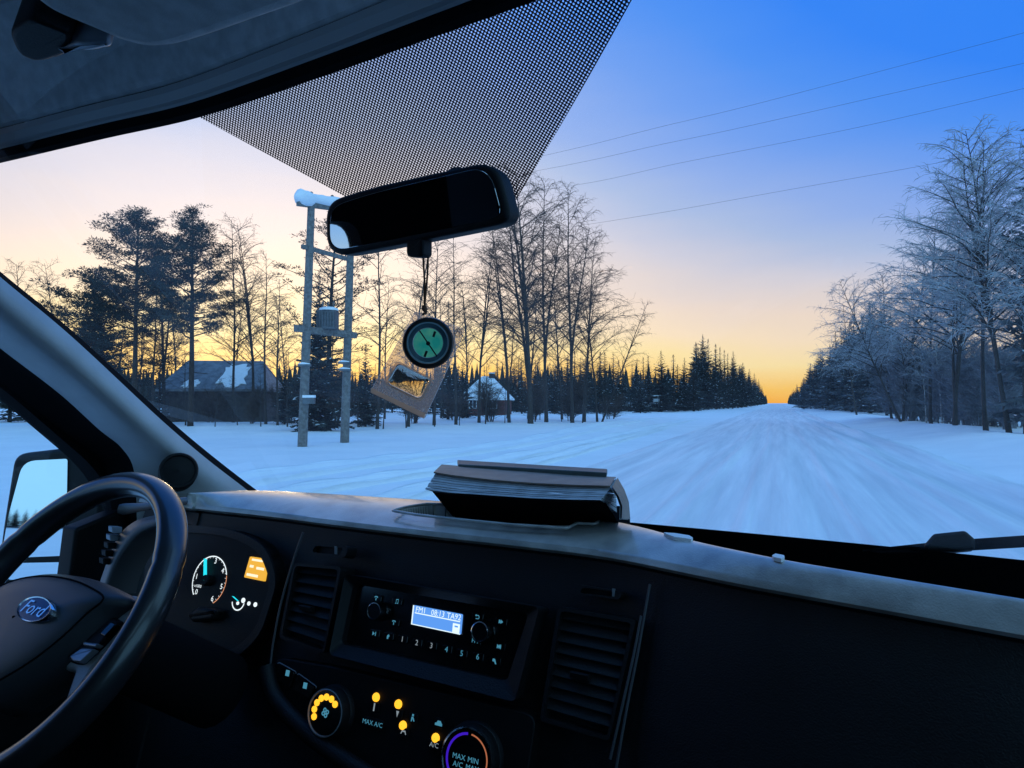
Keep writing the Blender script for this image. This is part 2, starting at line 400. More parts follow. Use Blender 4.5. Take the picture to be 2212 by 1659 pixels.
rut([gpt(420, 1060), gpt(560, 1035), gpt(800, 1002), gpt(1000, 978), gpt(1180, 950), gpt(1300, 928), gpt(1420, 906)], .9)
rut([gpt(520, 1085), gpt(800, 1040), gpt(1050, 1002), gpt(1250, 962), gpt(1400, 930), gpt(1500, 906)], .55)
rut([gpt(760, 1100), gpt(1000, 1040), gpt(1200, 990), gpt(1350, 948), gpt(1450, 922)], .4)

# ================================================================== TREES
M['bark'] = mat('bark', (.035, .024, .018), .9, bump=.6, bscale=14, var=.4, vscale=4)
M['birch_bark'] = mat('birch_bark', (.05, .038, .030), .85, bump=.4, bscale=12, col2=(.025, .02, .017), vscale=6)
M['white_bark'] = mat('white_birch_bark', (.5, .48, .46), .8, bump=.4, bscale=12, col2=(.12, .10, .09), vscale=5)
M['twig'] = mat('twig', (.075, .05, .036), .9, var=.3, vscale=2)
M['frost'] = mat('frosted_twig', (.52, .53, .56), .9, col2=(.2, .2, .215), vscale=1.6)
M['brush'] = mat('frosted_brush', (.30, .305, .33), .9, col2=(.12, .12, .135), vscale=1.3)
M['needle'] = mat('needles', (.022, .030, .024), .85, var=.5, vscale=2.5)
M['needle2'] = mat('spruce_needles', (.030, .036, .032), .85, var=.5, vscale=1.5)
M['needle_f'] = mat('frosted_needles', (.13, .14, .155), .9, col2=(.05, .056, .062), vscale=1.2)

def birch(seed, h=14, dense=1.0, fork=0, lean=0, bark='birch_bark', tw='twig', start=.28, spread=1.0, tscale=1.0, r0=.0068):
    r = random.Random(seed); tr = MB(); cw = MB()
    def stem(base, h, r0, lx, ly, nb, st):
        n = 12; path = []; p = Vector(base); dx, dy = r.uniform(-.03, .03)+lx, r.uniform(-.03, .03)+ly
        for i in range(n+1):
            path.append(p.copy()); dx += r.uniform(-.035, .035); dy += r.uniform(-.035, .035)
            p = p+Vector((dx, dy, 1))*(h/n)
        rad = [max(.012, r0*(1-i/n)**.85+.01) for i in range(n+1)]; rad[0] *= 1.25
        tr.tube(path, rad, 7, bark)
        az = r.uniform(0, 6)
        for b in range(nb):
            f = st+(1-st)*(b+r.random()*.6)/nb; az += 2.4+r.uniform(-.4, .4)
            i = min(n-1, int(f*n)); q = path[i].lerp(path[i+1], f*n-i)
            Lb = h*(.05+.33*(1-f)**.75*(.55+.45*min(1, (f-st)*5+.5)))*r.uniform(.7, 1.2)*spread
            up = r.uniform(.55, 1.25); d = Vector((math.cos(az), math.sin(az), up)).normalized()
            m = 6; pp = [q.copy()]
            for k in range(m):
                d = (d+Vector((r.uniform(-.14, .14), r.uniform(-.14, .14), r.uniform(-.12, .10)-.03*k))).normalized(); pp.append(pp[-1]+d*Lb/m)
            rb = max(.012, rad[i]*.38*tscale)
            tr.tube(pp, [rb*(1-k/m)**.8+.006*tscale for k in range(m+1)], 4, bark, cap=False)
            ns = max(5, int(Lb*4.2*dense))
            for s_ in range(ns):
                f2 = .15+.85*(s_+r.random())/ns; k = min(m-1, int(f2*m)); q2 = pp[k].lerp(pp[k+1], f2*m-k)
                dd = (pp[k+1]-pp[k]).normalized(); sd_ = Vector((r.uniform(-1, 1), r.uniform(-1, 1), r.uniform(-.5, .7)))
                d2 = (dd*.8+sd_*.75).normalized(); L2 = Lb*r.uniform(.16, .4)*(1.1-f2*.5)+.25
                a = q2; b_ = a+d2*L2*.5; c = b_+(d2+Vector((0, 0, -.25))+Vector((r.uniform(-.3, .3), r.uniform(-.3, .3), 0))).normalized()*L2*.5
                cw.tube([a, b_, c], [.011*tscale, .008*tscale, .004*tscale], 3, tw, cap=False)
                for t_ in range(int(3*dense)+1):
                    f3 = r.uniform(.2, 1); q3 = a.lerp(b_, f3*2) if f3 < .5 else b_.lerp(c, f3*2-1)
                    d3 = (d2*.7+Vector((r.uniform(-1, 1), r.uniform(-1, 1), r.uniform(-.9, .5)))).normalized(); L3 = r.uniform(.25, .6)*(.6+L2*.35)
                    e1 = q3+d3*L3*.55; e2 = e1+(d3+Vector((0, 0, -.45))).normalized()*L3*.45
                    cw.tube([q3, e1, e2], [.0075*tscale, .006*tscale, .003*tscale], 3, tw, cap=False)
        return path
    nb = int(34*dense)
    p = stem((0, 0, 0), h, h*r0, lean, 0, nb, start)
    for k in range(fork):
        q = p[r.randint(1, 4)]; hh = (h-q.z)*r.uniform(.75, .95); a = r.uniform(0, 6.28)
        stem(q, hh, h*r0*.72, lean+math.cos(a)*.12, math.sin(a)*.12, int(nb*.7), .25)
    return tr, cw
def quad_leaf(mb, c, d, ln, wd, m, rr):
    d = d.normalized(); s = d.cross(Vector((rr.uniform(-1, 1), rr.uniform(-1, 1), rr.uniform(-1, 1))))
    if s.length < 1e-3: return
    s = s.normalized()*wd*.5
    mb.add([c-s*.4, c+d*ln*.45-s, c+d*ln, c+d*ln*.45+s, c+s*.4], [(0, 1, 2, 3, 4)], m)
def pine(seed, h=15, bare=.45, nb=46, clump=1.0, width=.24, leaf='needle'):
    r = random.Random(seed); tr = MB(); cw = MB(); n = 12; p = Vector((0, 0, 0)); path = []; dx = dy = 0
    for i in range(n+1):
        path.append(p.copy()); dx += r.uniform(-.02, .02); dy += r.uniform(-.02, .02); p = p+Vector((dx, dy, 1))*(h/n)
    rad = [h*.0125*(1-i/n)**.8+.02 for i in range(n+1)]; tr.tube(path, rad, 8, 'bark')
    az = 0
    for b in range(nb):
        f = bare+(1-bare)*((b+r.random()*.5)/nb); az += 2.4+r.uniform(-.5, .5)
        i = min(n-1, int(f*n)); q = path[i].lerp(path[i+1], f*n-i); g_ = (f-bare)/(1-bare)
        Lb = h*width*(.35+.9*math.sin(min(1, (1-g_)*1.15+.08)*math.pi*.62))*r.uniform(.55, 1.15)*(.25+.75*min(1, (1-g_)*2.4))
        d = Vector((math.cos(az), math.sin(az), r.uniform(-.05, .35)+g_*.7)).normalized(); m = 5; pp = [q.copy()]
        for k in range(m):
            d = (d+Vector((r.uniform(-.22, .22), r.uniform(-.22, .22), r.uniform(-.12, .2)))).normalized(); pp.append(pp[-1]+d*Lb/m)
        tr.tube(pp, [max(.012, rad[i]*.33)*(1-k/m)+.012 for k in range(m+1)], 4, 'bark', cap=False)
        nc = max(2, int(Lb*3.2*clump))
        for c in range(nc):
            f2 = .32+.68*(c+r.random())/nc; k = min(m-1, int(f2*m)); q2 = pp[k].lerp(pp[k+1], f2*m-k)
            q2 = q2+Vector((r.uniform(-.35, .35), r.uniform(-.35, .35), r.uniform(-.05, .3)))
            for t_ in range(42):
                dv = Vector((r.gauss(0, 1), r.gauss(0, 1), r.gauss(.3, .6)))
                quad_leaf(cw, q2+Vector((dv.x*.17, dv.y*.17, dv.z*.06)), dv, r.uniform(.12, .26), r.uniform(.03, .06), leaf, r)
    for k in range(int(6*(bare > .3))):     # dead lower branches
        z = r.uniform(.2, bare)*h; a = r.uniform(0, 6.28); e = Vector((math.cos(a), math.sin(a), -.1))*r.uniform(.5, 1.6)
        q = path[min(n, int(z/h*n))]; tr.tube([q, q+e*.6, q+e], [.03, .02, .008], 3, 'bark', cap=False)
    return tr, cw
def spruce(seed, h=10, width=.2, dens=1.0, leaf='needle2', base=.04, snow=.03):
    r = random.Random(seed); tr = MB(); cw = MB()
    tr.tube([(0, 0, 0), (0, 0, h*.5), (0, 0, h)], [h*.012+.03, h*.008+.02, .01], 6, 'bark')
    z = base*h; az = 0
    while z < h*.985:
        f = z/h; Lb = h*width*((1-f)**.8+.03)*r.uniform(.8, 1.15); nbr = 6 if f < .8 else 4
        for b in range(nbr):
            az += 6.283/nbr+r.uniform(-.3, .3); d = Vector((math.cos(az), math.sin(az), .15+.5*f)).normalized(); ll = Lb*r.uniform(.65, 1.15)
            m = max(2, int(ll*5*dens)); q = Vector((0, 0, z+r.uniform(-.05, .05)*h*.3)); 
            side = Vector((-d.y, d.x, 0))
            for k in range(m):
                g_ = (k+r.random())/m; c = q+d*ll*g_+Vector((0, 0, -.22*ll*g_*g_*(1-f)))
                ww = (1-g_*.7)*.32*ll+.08
                for sgn in (-1, 1, 0):
                    dv = (side*sgn*r.uniform(.5, 1.1)+d*r.uniform(.5, 1)+Vector((0, 0, r.uniform(-.55, .1))))
                    quad_leaf(cw, c, dv, ww*r.uniform(.7, 1.2), ww*r.uniform(.22, .4), 'cap' if r.random() < snow else leaf, r)
        z += h*(.028+.012*(1-f))/max(.6, min(1.4, dens))
    for k in range(8): quad_leaf(cw, Vector((0, 0, h*.95+k*h*.006)), Vector((r.uniform(-.3, .3), r.uniform(-.3, .3), 1)), h*.04, .05, leaf, r)
    return tr, cw
def thicket(seed, h=6, n=9, bark='brush', tw='brush', ts=1.6):
    r = random.Random(seed); tr = MB(); cw = MB()
    for s_ in range(n):
        a = r.uniform(0, 6.28); d = Vector((math.cos(a)*r.uniform(.05, .35), math.sin(a)*r.uniform(.05, .35), 1)); p = Vector((math.cos(a)*.5*r.random(), math.sin(a)*.5*r.random(), 0)); hh = h*r.uniform(.6, 1); path = [p.copy()]
        for k in range(7):
            d = d+Vector((r.uniform(-.1, .1), r.uniform(-.1, .1), 0)); p = p+d.normalized()*hh/7; path.append(p.copy())
        tr.tube(path, [.035*(1-k/8)+.008 for k in range(8)], 4, bark, cap=False)
        for k in range(60):
            f = r.uniform(.08, 1); i = min(6, int(f*7)); q = path[i].lerp(path[i+1], f*7-i); dv = Vector((r.uniform(-1, 1), r.uniform(-1, 1), r.uniform(.1, 1.1))).normalized(); l = r.uniform(.5, 1.5)*(1.15-f*.5)
            e = q+dv*l; cw.tube([q, q+dv*l*.5, e], [.012*ts, .009*ts, .004*ts], 3, tw, cap=False)
            for j in range(5):
                g_ = r.uniform(.2, 1); q2 = q.lerp(e, g_); d2 = (dv*.6+Vector((r.uniform(-1, 1), r.uniform(-1, 1), r.uniform(-.6, .8)))).normalized(); l2 = r.uniform(.2, .6)
                cw.tube([q2, q2+d2*l2*.6, q2+d2*l2], [.008*ts, .006*ts, .003*ts], 3, tw, cap=False)
    return tr, cw
PROTO = {}
def proto(key, pair, h):
    out = []
    for nm, m_ in zip(('trunk', 'crown'), pair):
        me = bpy.data.meshes.new(key+'_'+nm); me.from_pydata(m_.v, [], m_.f)
        for x in m_.mats: me.materials.append(M[x])
        me.polygons.foreach_set('material_index', m_.m)
        if nm == 'trunk': me.polygons.foreach_set('use_smooth', [True]*len(m_.f))
        me.update(); out.append(me)
    PROTO[key] = (out, h)
def plant(key, name, label, cat, group, u, Y, vtop, rot=None, X=None, wide=1.0, lean=(0, 0), height=None):
    (tm, cm), h0 = PROTO[key]
    x = (u-CU)/FPX*Y if X is None else X
    z0 = ground_z(x, Y) - .05
    h = (1.8+(870-vtop)/FPX*Y - z0) if height is None else height
    e = link(name, None); e.empty_display_size = .5; e.location = (x, Y, z0)
    e.rotation_euler = (lean[1], lean[0], RT.uniform(0, 6.28) if rot is None else rot); sc = h/h0; e.scale = (sc*wide, sc*wide, sc)
    if lean != (0, 0): e.rotation_mode = 'ZYX'
    link('trunk', tm, e); link('crown', cm, e)
    tag(e, label, cat, group); return e
RT = random.Random(11)
for k, (ds, fk, ln) in enumerate([(1.0, 0, 0), (1.1, 1, 0), (.9, 1, .03), (1.2, 2, 0), (.85, 0, .02)]):
    proto('birch%d' % k, birch(20+k, 14, ds, fk, ln, r0=.0095 if k == 3 else .0068), 14)
proto('slim0', birch(41, 12, .6, 0, 0, start=.35, spread=.75), 12)
proto('slim1', birch(42, 12, .65, 1, .02, start=.3, spread=.7), 12)
proto('fbirch0', birch(51, 14, 1.15, 1, 0, 'birch_bark', 'frost', start=.3, spread=1.15, tscale=1.35), 14)
proto('fbirch1', birch(52, 14, 1.25, 2, 0, 'birch_bark', 'frost', start=.25, spread=1.1, tscale=1.35), 14)
proto('fbirch2', birch(53, 14, 1.0, 0, 0, 'birch_bark', 'frost', start=.3, spread=1.2, tscale=1.35), 14)
proto('wbirch', birch(54, 8, .7, 0, 0, 'white_bark', 'frost', start=.35, spread=1.0), 8)
proto('pine0', pine(61, 15, .42, 64, 1.6, .22), 15)
proto('pine1', pine(62, 15, .40, 60, 1.6, .20), 15)
proto('pine2', pine(63, 9, .18, 46, 1.2, .38), 9)
proto('pine3', pine(64, 15, .32, 44, .55, .24), 15)
for k, (wd, dn) in enumerate([(.19, 1.0), (.23, 1.1), (.16, .9)]): proto('spruce%d' % k, spruce(70+k, 10, wd, dn), 10)
proto('bigspruce', spruce(75, 10, .24, 2.0, base=.03), 10)
for k in range(2): proto('fspruce%d' % k, spruce(80+k, 10, .22+.05*k, 1.3, 'needle_f', snow=.02), 10)
for k in range(3): proto('thicket%d' % k, thicket(90+k, 6, 9), 6)
for k in range(2): proto('bush%d' % k, thicket(95+k, 4, 7, 'twig', 'twig', 1.2), 4)

def nth(k):
    k += 1; return '%d%s' % (k, 'th' if 10 < k % 100 < 14 else {1: 'st', 2: 'nd', 3: 'rd'}.get(k % 10, 'th'))
# pines, spruces: named one by one
plant('pine0', 'pine_tree', 'tall pine with broad dark crown, closest to the windscreen pillar', 'tree', 'tall pines on the left', 290, 42, 456, 1.0)
plant('pine1', 'pine_tree', 'tall pine with pointed top standing left of the dark house ridge', 'tree', 'tall pines on the left', 412, 43, 450, 2.2)
plant('pine2', 'pine_tree', 'low bushy pine beside the windscreen pillar, left of the tall pines', 'tree', 'tall pines on the left', 205, 45, 592, .4)
plant('pine3', 'pine_tree', 'sparse tall pine with thin branches behind the twin utility poles', 'tree', 'tall pines on the left', 706, 46, 455, 4.0)
plant('pine3', 'pine_tree', 'short thin pine under the crown between the two tall pines', 'tree', 'tall pines on the left', 355, 52, 540, 1.4, wide=.8)
plant('bigspruce', 'spruce_tree', 'wide dark spruce directly behind the twin utility poles', 'tree', 'dark spruces', 688, 38, 602, .3, wide=.95)
plant('spruce1', 'spruce_tree', 'dark spruce to the right of the utility poles, under the mirror', 'tree', 'dark spruces', 790, 44, 745, 1.0)
plant('spruce2', 'spruce_tree', 'slender dark spruce showing just right of the hanging compass', 'tree', 'dark spruces', 968, 60, 655, 1.0)
plant('spruce1', 'spruce_tree', 'dark spruce hiding the left side of the small red house', 'tree', 'dark spruces', 1000, 68, 775, 1.2, wide=1.3)
plant('spruce0', 'spruce_tree', 'small dark spruce left of the dark house, behind the pillar', 'tree', 'dark spruces', 345, 47, 760, 2.0)
plant('spruce1', 'spruce_tree', 'small dark spruce at the right gable of the dark house', 'tree', 'dark spruces', 615, 46, 775, 2.6)
# bare birches of the left wood, front row
FB = [('birch0', 62, 62, 572), ('birch2', 122, 62, 568), ('slim0', 330, 46, 560), ('slim1', 352, 47, 590), ('birch4', 505, 50, 486), ('birch2', 548, 50, 482), ('slim0', 575, 46, 545), ('slim1', 600, 44, 600),
      ('slim0', 815, 41, 470), ('birch4', 882, 44, 470), ('birch0', 938, 46, 488), ('slim0', 985, 47, 505), ('birch2', 1035, 50, 500),
      ('birch3', 1146, 49, 366), ('birch1', 1180, 52, 400), ('slim1', 1100, 50, 470), ('birch1', 1236, 52, 408), ('birch0', 1262, 55, 520), ('slim1', 1290, 55, 600)]
LB = {1146: 'tallest bare birch with a thick dark trunk, right of the mirror', 1236: 'tall forked birch at the right end of the left wood',
      815: 'straight dark birch trunk between the utility poles and the compass', 62: 'pale bare birch above the windscreen pillar, leftmost of the wood',
      122: 'pale bare birch above the windscreen pillar, second from the left edge', 505: 'bare birch rising behind the dark house, left of its neighbour', 548: 'bare birch rising behind the right end of the dark house',
      1180: 'bare birch just right of the tallest one, top beside the dot print', 882: 'slim bare birch behind the cords of the hanging compass', 938: 'bare birch just right of the compass cords'}
for k, (key, u, Y, vt) in enumerate(sorted(FB, key=lambda x: x[1])):
    plant(key, 'birch_tree', LB.get(u, '%s bare birch from the left in the front row of the wood' % nth(k)), 'tree', 'bare birches of the left wood', u, Y, vt)
plant('slim1', 'birch_tree', 'bare birch leaning right over the snow, last before the open road', 'tree', 'bare birches of the left wood', 1300, 55, 640, 0, lean=(.33, 0))
# second row, farther and finer
for k in range(17):
    u = 250+k*64+RT.uniform(-14, 14)
    if 395 < u < 470: continue
    plant(RT.choice(['birch0', 'birch2', 'birch4', 'slim0', 'slim1']), 'birch_tree', '%s far bare birch from the left in the thin back row' % nth(k), 'tree', 'back row of bare birches', u, RT.uniform(62, 85), RT.uniform(560, 660))
# understorey: saplings standing in the snow edge
for k in range(18):
    u = 410+k*53+RT.uniform(-10, 10); Y = (42+max(0, (u-900))*.03)+RT.uniform(-1, 4)
    plant(RT.choice(['slim0', 'slim1']), 'sapling', '%s thin bare sapling from the left along the snowy wood edge' % nth(k), 'sapling', 'saplings along the snow edge', u, Y, RT.uniform(750, 820), wide=1.2)
for k in range(11):
    u = 445+k*88+RT.uniform(-14, 14); Y = (46+max(0, (u-900))*.03)+RT.uniform(0, 9)
    plant('bush%d' % (k % 2), 'shrub', '%s bare brown shrub from the left under the birches' % nth(k), 'shrub', 'bare shrubs under the birches', u, Y, RT.uniform(800, 850), wide=RT.uniform(1.0, 1.6))
# young spruces between birches and houses
for k in range(46):
    u = 596+k*18+RT.uniform(-12, 12); Y = 76+k*.6+RT.uniform(-6, 16)
    if 985 < u < 1112: Y += 22
    plant(RT.choice(['spruce0', 'spruce1', 'spruce2']), 'spruce_tree', '%s young dark spruce from the left in the belt behind the birches' % nth(k), 'tree', 'low belt of spruces', u, Y, RT.uniform(768, 808), wide=RT.uniform(1.1, 1.5))
for k in range(24):
    u = 1110+k*17+RT.uniform(-10, 10)
    plant(RT.choice(['spruce0', 'spruce1', 'spruce2']), 'spruce_tree', '%s dark spruce from the left in the belt near the road sign' % nth(k), 'tree', 'spruce belt by the sign', u, RT.uniform(112, 134), RT.uniform(758, 800), wide=RT.uniform(1.3, 1.8))
# conifers lining the far road, left side
for k in range(9):
    plant(RT.choice(['spruce0', 'spruce1', 'spruce2', 'bigspruce']), 'spruce_tree', '%s tall spruce from the left in the clump beside the road gap' % nth(k), 'tree', 'clump of spruces left of the gap', 1480+k*13+RT.uniform(-5, 5), 128+k*6, [775, 790, 742, 770, 735, 745, 752, 765, 775][k], wide=1.15)
for k in range(54):
    t = 175+k*9; s = -11.5-RT.uniform(0, 10); q = road_pt(t, s)
    plant(RT.choice(['spruce0', 'spruce1', 'bigspruce']), 'spruce_tree', '%s spruce of the left roadside row, counted from the near end' % nth(k), 'tree', 'distant spruces left of the road', 0, q.y, 0, X=q.x, height=RT.uniform(14, 19)-k*.04, wide=1.1)
# right side
for k in range(54):
    t = 110+k*10; s = 11.5+RT.uniform(0, 10); q = road_pt(t, s)
    plant(RT.choice(['spruce0', 'spruce1', 'bigspruce']), 'spruce_tree', '%s spruce of the right roadside row, counted from the near end' % nth(k), 'tree', 'distant spruces right of the road', 0, q.y, 0, X=q.x, height=RT.uniform(14, 19)-k*.04, wide=1.1)
def interp_(px, u):
    for (a, va), (b, vb) in zip(px, px[1:]):
        if a <= u <= b: return va+(vb-va)*(u-a)/(b-a)
    return px[0][1] if u < px[0][0] else px[-1][1]
RS = [(*x, '') for x in ()]+[('fspruce0', 1880, 88, 660, 'dense frosted spruce, tallest of the thicket by the road gap'), ('fspruce1', 1840, 100, 705, 'frosted spruce nearest the road gap on the right'), ('fspruce0', 1915, 80, 690, 'frosted spruce between the tall one and the leaning birch'),
      ('fspruce1', 1800, 120, 745, 'small frosted spruce at the right edge of the road gap'), ('fspruce1', 2050, 60, 705, 'frosted spruce behind the white birch stems'), ('fspruce0', 2262, 30, 110, 'tall frosted spruce cut off by the right edge of the picture'),
      ('fspruce1', 2130, 52, 745, 'broad frosted spruce among the right birches'), ('fspruce0', 1960, 75, 735, 'low frosted spruce under the multi stemmed birches')]
for key, u, Y, vt, lb in RS: plant(key, 'frosted_spruce', lb, 'tree', 'frosted spruces right of the road', u, Y, vt, wide=1.1 if u < 2200 else .62)
FR = [('fbirch0', 2178, 31, 262, (-.09, 0), 'tall frosted birch with thick leaning trunk near the right edge'), ('fbirch2', 2128, 33, 300, (-.05, 0), 'tall frosted birch just left of the thick leaning one'),
      ('fbirch1', 2215, 30, 300, (-.04, 0), 'frosted birch whose trunk stands at the right edge'), ('fbirch1', 2062, 38, 345, (-.03, 0), 'frosted birch of middle height behind the tall right pair'), ('fbirch2', 2010, 46, 470, (0, 0), 'frosted birch with drooping top, right of the multi stemmed one'),
      ('fbirch1', 1950, 52, 555, (0, 0), 'multi stemmed frosted birch, leftmost tall one on the right'), ('fbirch0', 1925, 58, 590, (-.05, 0), 'frosted birch left of the multi stemmed one'), ('fbirch2', 1945, 50, 580, (-.42, 0), 'frosted birch leaning far left over the thicket'), ('fbirch0', 2090, 50, 540, (0, 0), 'frosted birch half hidden behind the thick leaning trunk'), ('fbirch2', 1850, 75, 660, (-.15, 0), 'small frosted birch at the road side of the thicket')]
for key, u, Y, vt, ln, lb in FR: plant(key, 'birch_tree', lb, 'tree', 'frosted birches right of the road', u, Y, vt, rot=RT.uniform(-.4, .4), lean=ln)
plant('wbirch', 'birch_tree', 'white birch stem bent to the left at the thicket edge', 'tree', 'white birch stems', 2035, 44, 690, .0, lean=(-.12, 0))
plant('wbirch', 'birch_tree', 'straight white birch stem left of the bent one', 'tree', 'white birch stems', 2000, 47, 720, 2.0)
for k in range(16):
    u = 1738+k*14+RT.uniform(-4, 4); f = k/15
    plant('fspruce%d' % (k % 2), 'frosted_spruce', '%s dark frosted spruce from the road gap in the solid stand' % nth(k), 'tree', 'solid stand of spruces right of the gap', u, 165-f*72+RT.uniform(-6, 6), interp_([(1730, 815), (1760, 772), (1800, 742), (1850, 688), (1885, 655), (1920, 690), (1960, 715)], u)+RT.uniform(-8, 22), wide=1.45)
for k in range(24):
    u = 1935+k*12+RT.uniform(-8, 8); Y = max(31, 29+(2212-u)*.085)+RT.uniform(0, 12)
    plant('thicket%d' % (k % 3), 'shrub', '%s frosted shrub from the road in the thicket on the right' % nth(k), 'shrub', 'frosted thicket right of the road', u, Y, RT.uniform(690, 765), wide=RT.uniform(.9, 1.3))
# woods behind the van, seen in the door mirror
for k in range(40):
    a = R(217)+R(.55)*k; d = RT.uniform(380, 440)
    plant(RT.choice(['spruce0', 'spruce1', 'bigspruce']), 'spruce_tree', '%s distant spruce from the outer edge in the door mirror treeline' % nth(k), 'tree', 'distant spruces behind the van', 0, d*math.cos(a), 0, X=d*math.sin(a), height=RT.uniform(8, 13), wide=1.6)
# dark wood beyond the left window
for k in range(14):
    u = -900+k*85+RT.uniform(-20, 20)
    plant(RT.choice(['spruce0', 'spruce1', 'bigspruce']), 'spruce_tree', '%s dark spruce from the left beyond the driver side window' % nth(k), 'tree', 'spruces beyond the side window', u, RT.uniform(48, 60), RT.uniform(600, 760), wide=1.3)
# the wood's far mass closing the horizon
mb = MB(); rr = random.Random(3)
for k in range(2600):
    side = rr.random()
    if side < .45: q = road_pt(rr.uniform(600, 1000), -14-rr.uniform(0, 240)*rr.random())
    elif side < .8: q = road_pt(rr.uniform(600, 1000), 14+rr.uniform(0, 240)*rr.random())
    else: q = Vector((rr.uniform(-150, 60), rr.uniform(170, 260), 0))
    hh = rr.uniform(8, 13); wd = hh*.28
    for a in range(3):
        aa = a*2.1+rr.random(); e = Vector((math.cos(aa), math.sin(aa), 0))*wd*.5
        mb.add([q+e*.9, q+Vector((0, 0, hh*.35))+e, q+Vector((0, 0, hh*.6))+e*.45, q+Vector((0, 0, hh)), q+Vector((0, 0, hh*.6))-e*.45, q+Vector((0, 0, hh*.35))-e, q-e*.9], [(0, 1, 2, 3, 4, 5, 6)], 'needle2')
fw = mb.build('far_forest'); tag(fw, 'dark far conifer forest closing the horizon at the road end', 'forest', kind='stuff')

# ================================================================== HOUSES, POLES, WIRES, SIGN
M['wall_dark'] = mat('dark_boards', (.045, .035, .03), .85, var=.3, vscale=3)
M['wall_red'] = mat('red_boards', (.13, .035, .028), .85, var=.25, vscale=3)
M['roof_snow'] = mat('roof_snow', (.88, .88, .9), .8, bump=.3, bscale=3)
M['roof_dark'] = mat('roof_tin', (.15, .155, .17), .6, var=.35, vscale=2)
M['pane'] = mat('window_pane', (.03, .035, .045), .08)
M['frame_w'] = mat('white_frames', (.7, .7, .7), .6)
M['pole_wood'] = mat('grey_pole_wood', (.22, .205, .19), .9, bump=.5, bscale=30, col2=(.12, .11, .10), vscale=8)
M['steel'] = mat('galvanised_steel', (.13, .14, .15), .5, .5, var=.2, vscale=6)
M['insul'] = mat('insulator', (.12, .10, .09), .3)
M['wire'] = mat('wire', (.03, .03, .035), .6)
M['sign_face'] = mat('sign_face', (.75, .76, .78), .5)
def house(label, u, Y, wid, dep, eave, ridge, rot, wall, roofm, windows, hip, base=0, chimney=None):
    x = (u-CU)/FPX*Y; e = link('house', None, loc=(x, Y, ground_z(x, Y)+base)); e.rotation_euler = (0, 0, rot); tag(e, label, 'house')
    hw, hd = wid/2, dep/2
    mb = MB(); mb.box((-hw, -hd, -.3), (hw, hd, eave), wall)
    if hip < hw*.3:
        for sx in (-1, 1):
            xx = sx*hw; mb.add([(xx, -hd, eave), (xx, hd, eave), (xx, 0, ridge-.1)], [(0, 1, 2)], wall)
    mb.build('wall', e)
    for k in range(int(wid/.55)):        # upright cladding boards, front
        b = MB(); x0 = -hw+k*.55; b.box((x0+.02, -hd-.03, 0), (x0+.53, -hd, eave), wall); b.build('plank', e)
    o = .35; th = .18
    mb = MB(); a, b_, c, d = (-hw-o, -hd-o, eave-.15), (hw+o, -hd-o, eave-.15), (hw+o, hd+o, eave-.15), (-hw-o, hd+o, eave-.15)
    p, q = (-hw-o+hip, 0, ridge), (hw+o-hip, 0, ridge)
    def up(v): return (v[0], v[1], v[2]+th)
    V = [a, b_, c, d, p, q]; V2 = [up(v) for v in V]
    mb.add(V+V2, [(6, 7, 11, 10), (8, 9, 10, 11), (9, 6, 10), (7, 8, 11), (0, 1, 7, 6), (1, 2, 8, 7), (2, 3, 9, 8), (3, 0, 6, 9), (0, 4, 5, 1), (2, 5, 4, 3), (3, 4, 0), (1, 5, 2)], roofm)
    ro = mb.build('roof', e)
    if roofm == 'roof_dark':              # the snow that stayed on the slope
        mb = MB()
        def onroof(s, t): # s along, t 0 eave..1 ridge
            return Vector((s, -hd-o+(hd+o)*t, eave-.15+(ridge-eave+.15)*t+th+.01))
        for (s0, s1, t0, t1) in ((hw*.02, hw*.62, .06, .9), (-hw*.62, -hw*.3, .04, .3)):
            rp = random.Random(int(s0*100)); ring = []
            for k in range(22):
                a = k*2*math.pi/22; q = 1+rp.uniform(-.28, .22); e_ = .7
                cx_, cy_ = math.copysign(abs(math.cos(a))**e_, math.cos(a)), math.copysign(abs(math.sin(a))**e_, math.sin(a))
                ring.append(onroof((s0+s1)/2+(s1-s0)/2*cx_*q, max(.03, min(.97, (t0+t1)/2+(t1-t0)/2*cy_*q))))
            mb.plate(ring, (0, -.6, .8), 0, .08, 'roof_snow', .03)
        mb.build('snow_patch', ro)
    if chimney:
        cx, ch = chimney; mb = MB(); mb.box((cx-.3, -.3, ridge-.5), (cx+.3, .3, ridge+ch), 'wall_dark'); mb.box((cx-.34, -.34, ridge+ch), (cx+.34, .34, ridge+ch+.15), 'roof_snow'); mb.build('chimney', ro)
    for wx, wz, ww, wh in windows:
        mb = MB(); f = .09
        for lo, hi in (((wx-ww/2-f, -hd-.08, wz-f), (wx+ww/2+f, -hd-.031, wz)), ((wx-ww/2-f, -hd-.08, wz+wh), (wx+ww/2+f, -hd-.031, wz+wh+f)), ((wx-ww/2-f, -hd-.08, wz), (wx-ww/2, -hd-.031, wz+wh)), ((wx+ww/2, -hd-.08, wz), (wx+ww/2+f, -hd-.031, wz+wh)), ((wx-.03, -hd-.078, wz), (wx+.03, -hd-.031, wz+wh))): mb.box(lo, hi, 'frame_w')
        wi = mb.build('window', e)
        mb = MB(); mb.box((wx-ww/2, -hd-.05, wz), (wx+ww/2, -hd-.033, wz+wh), 'pane'); mb.build('pane', wi)
house('dark wooden house with patchy snow on its roof behind bare trees', 487, 56, 7.8, 6, 2.6, 4.9, R(6), 'wall_dark', 'roof_dark', [], 1.2)
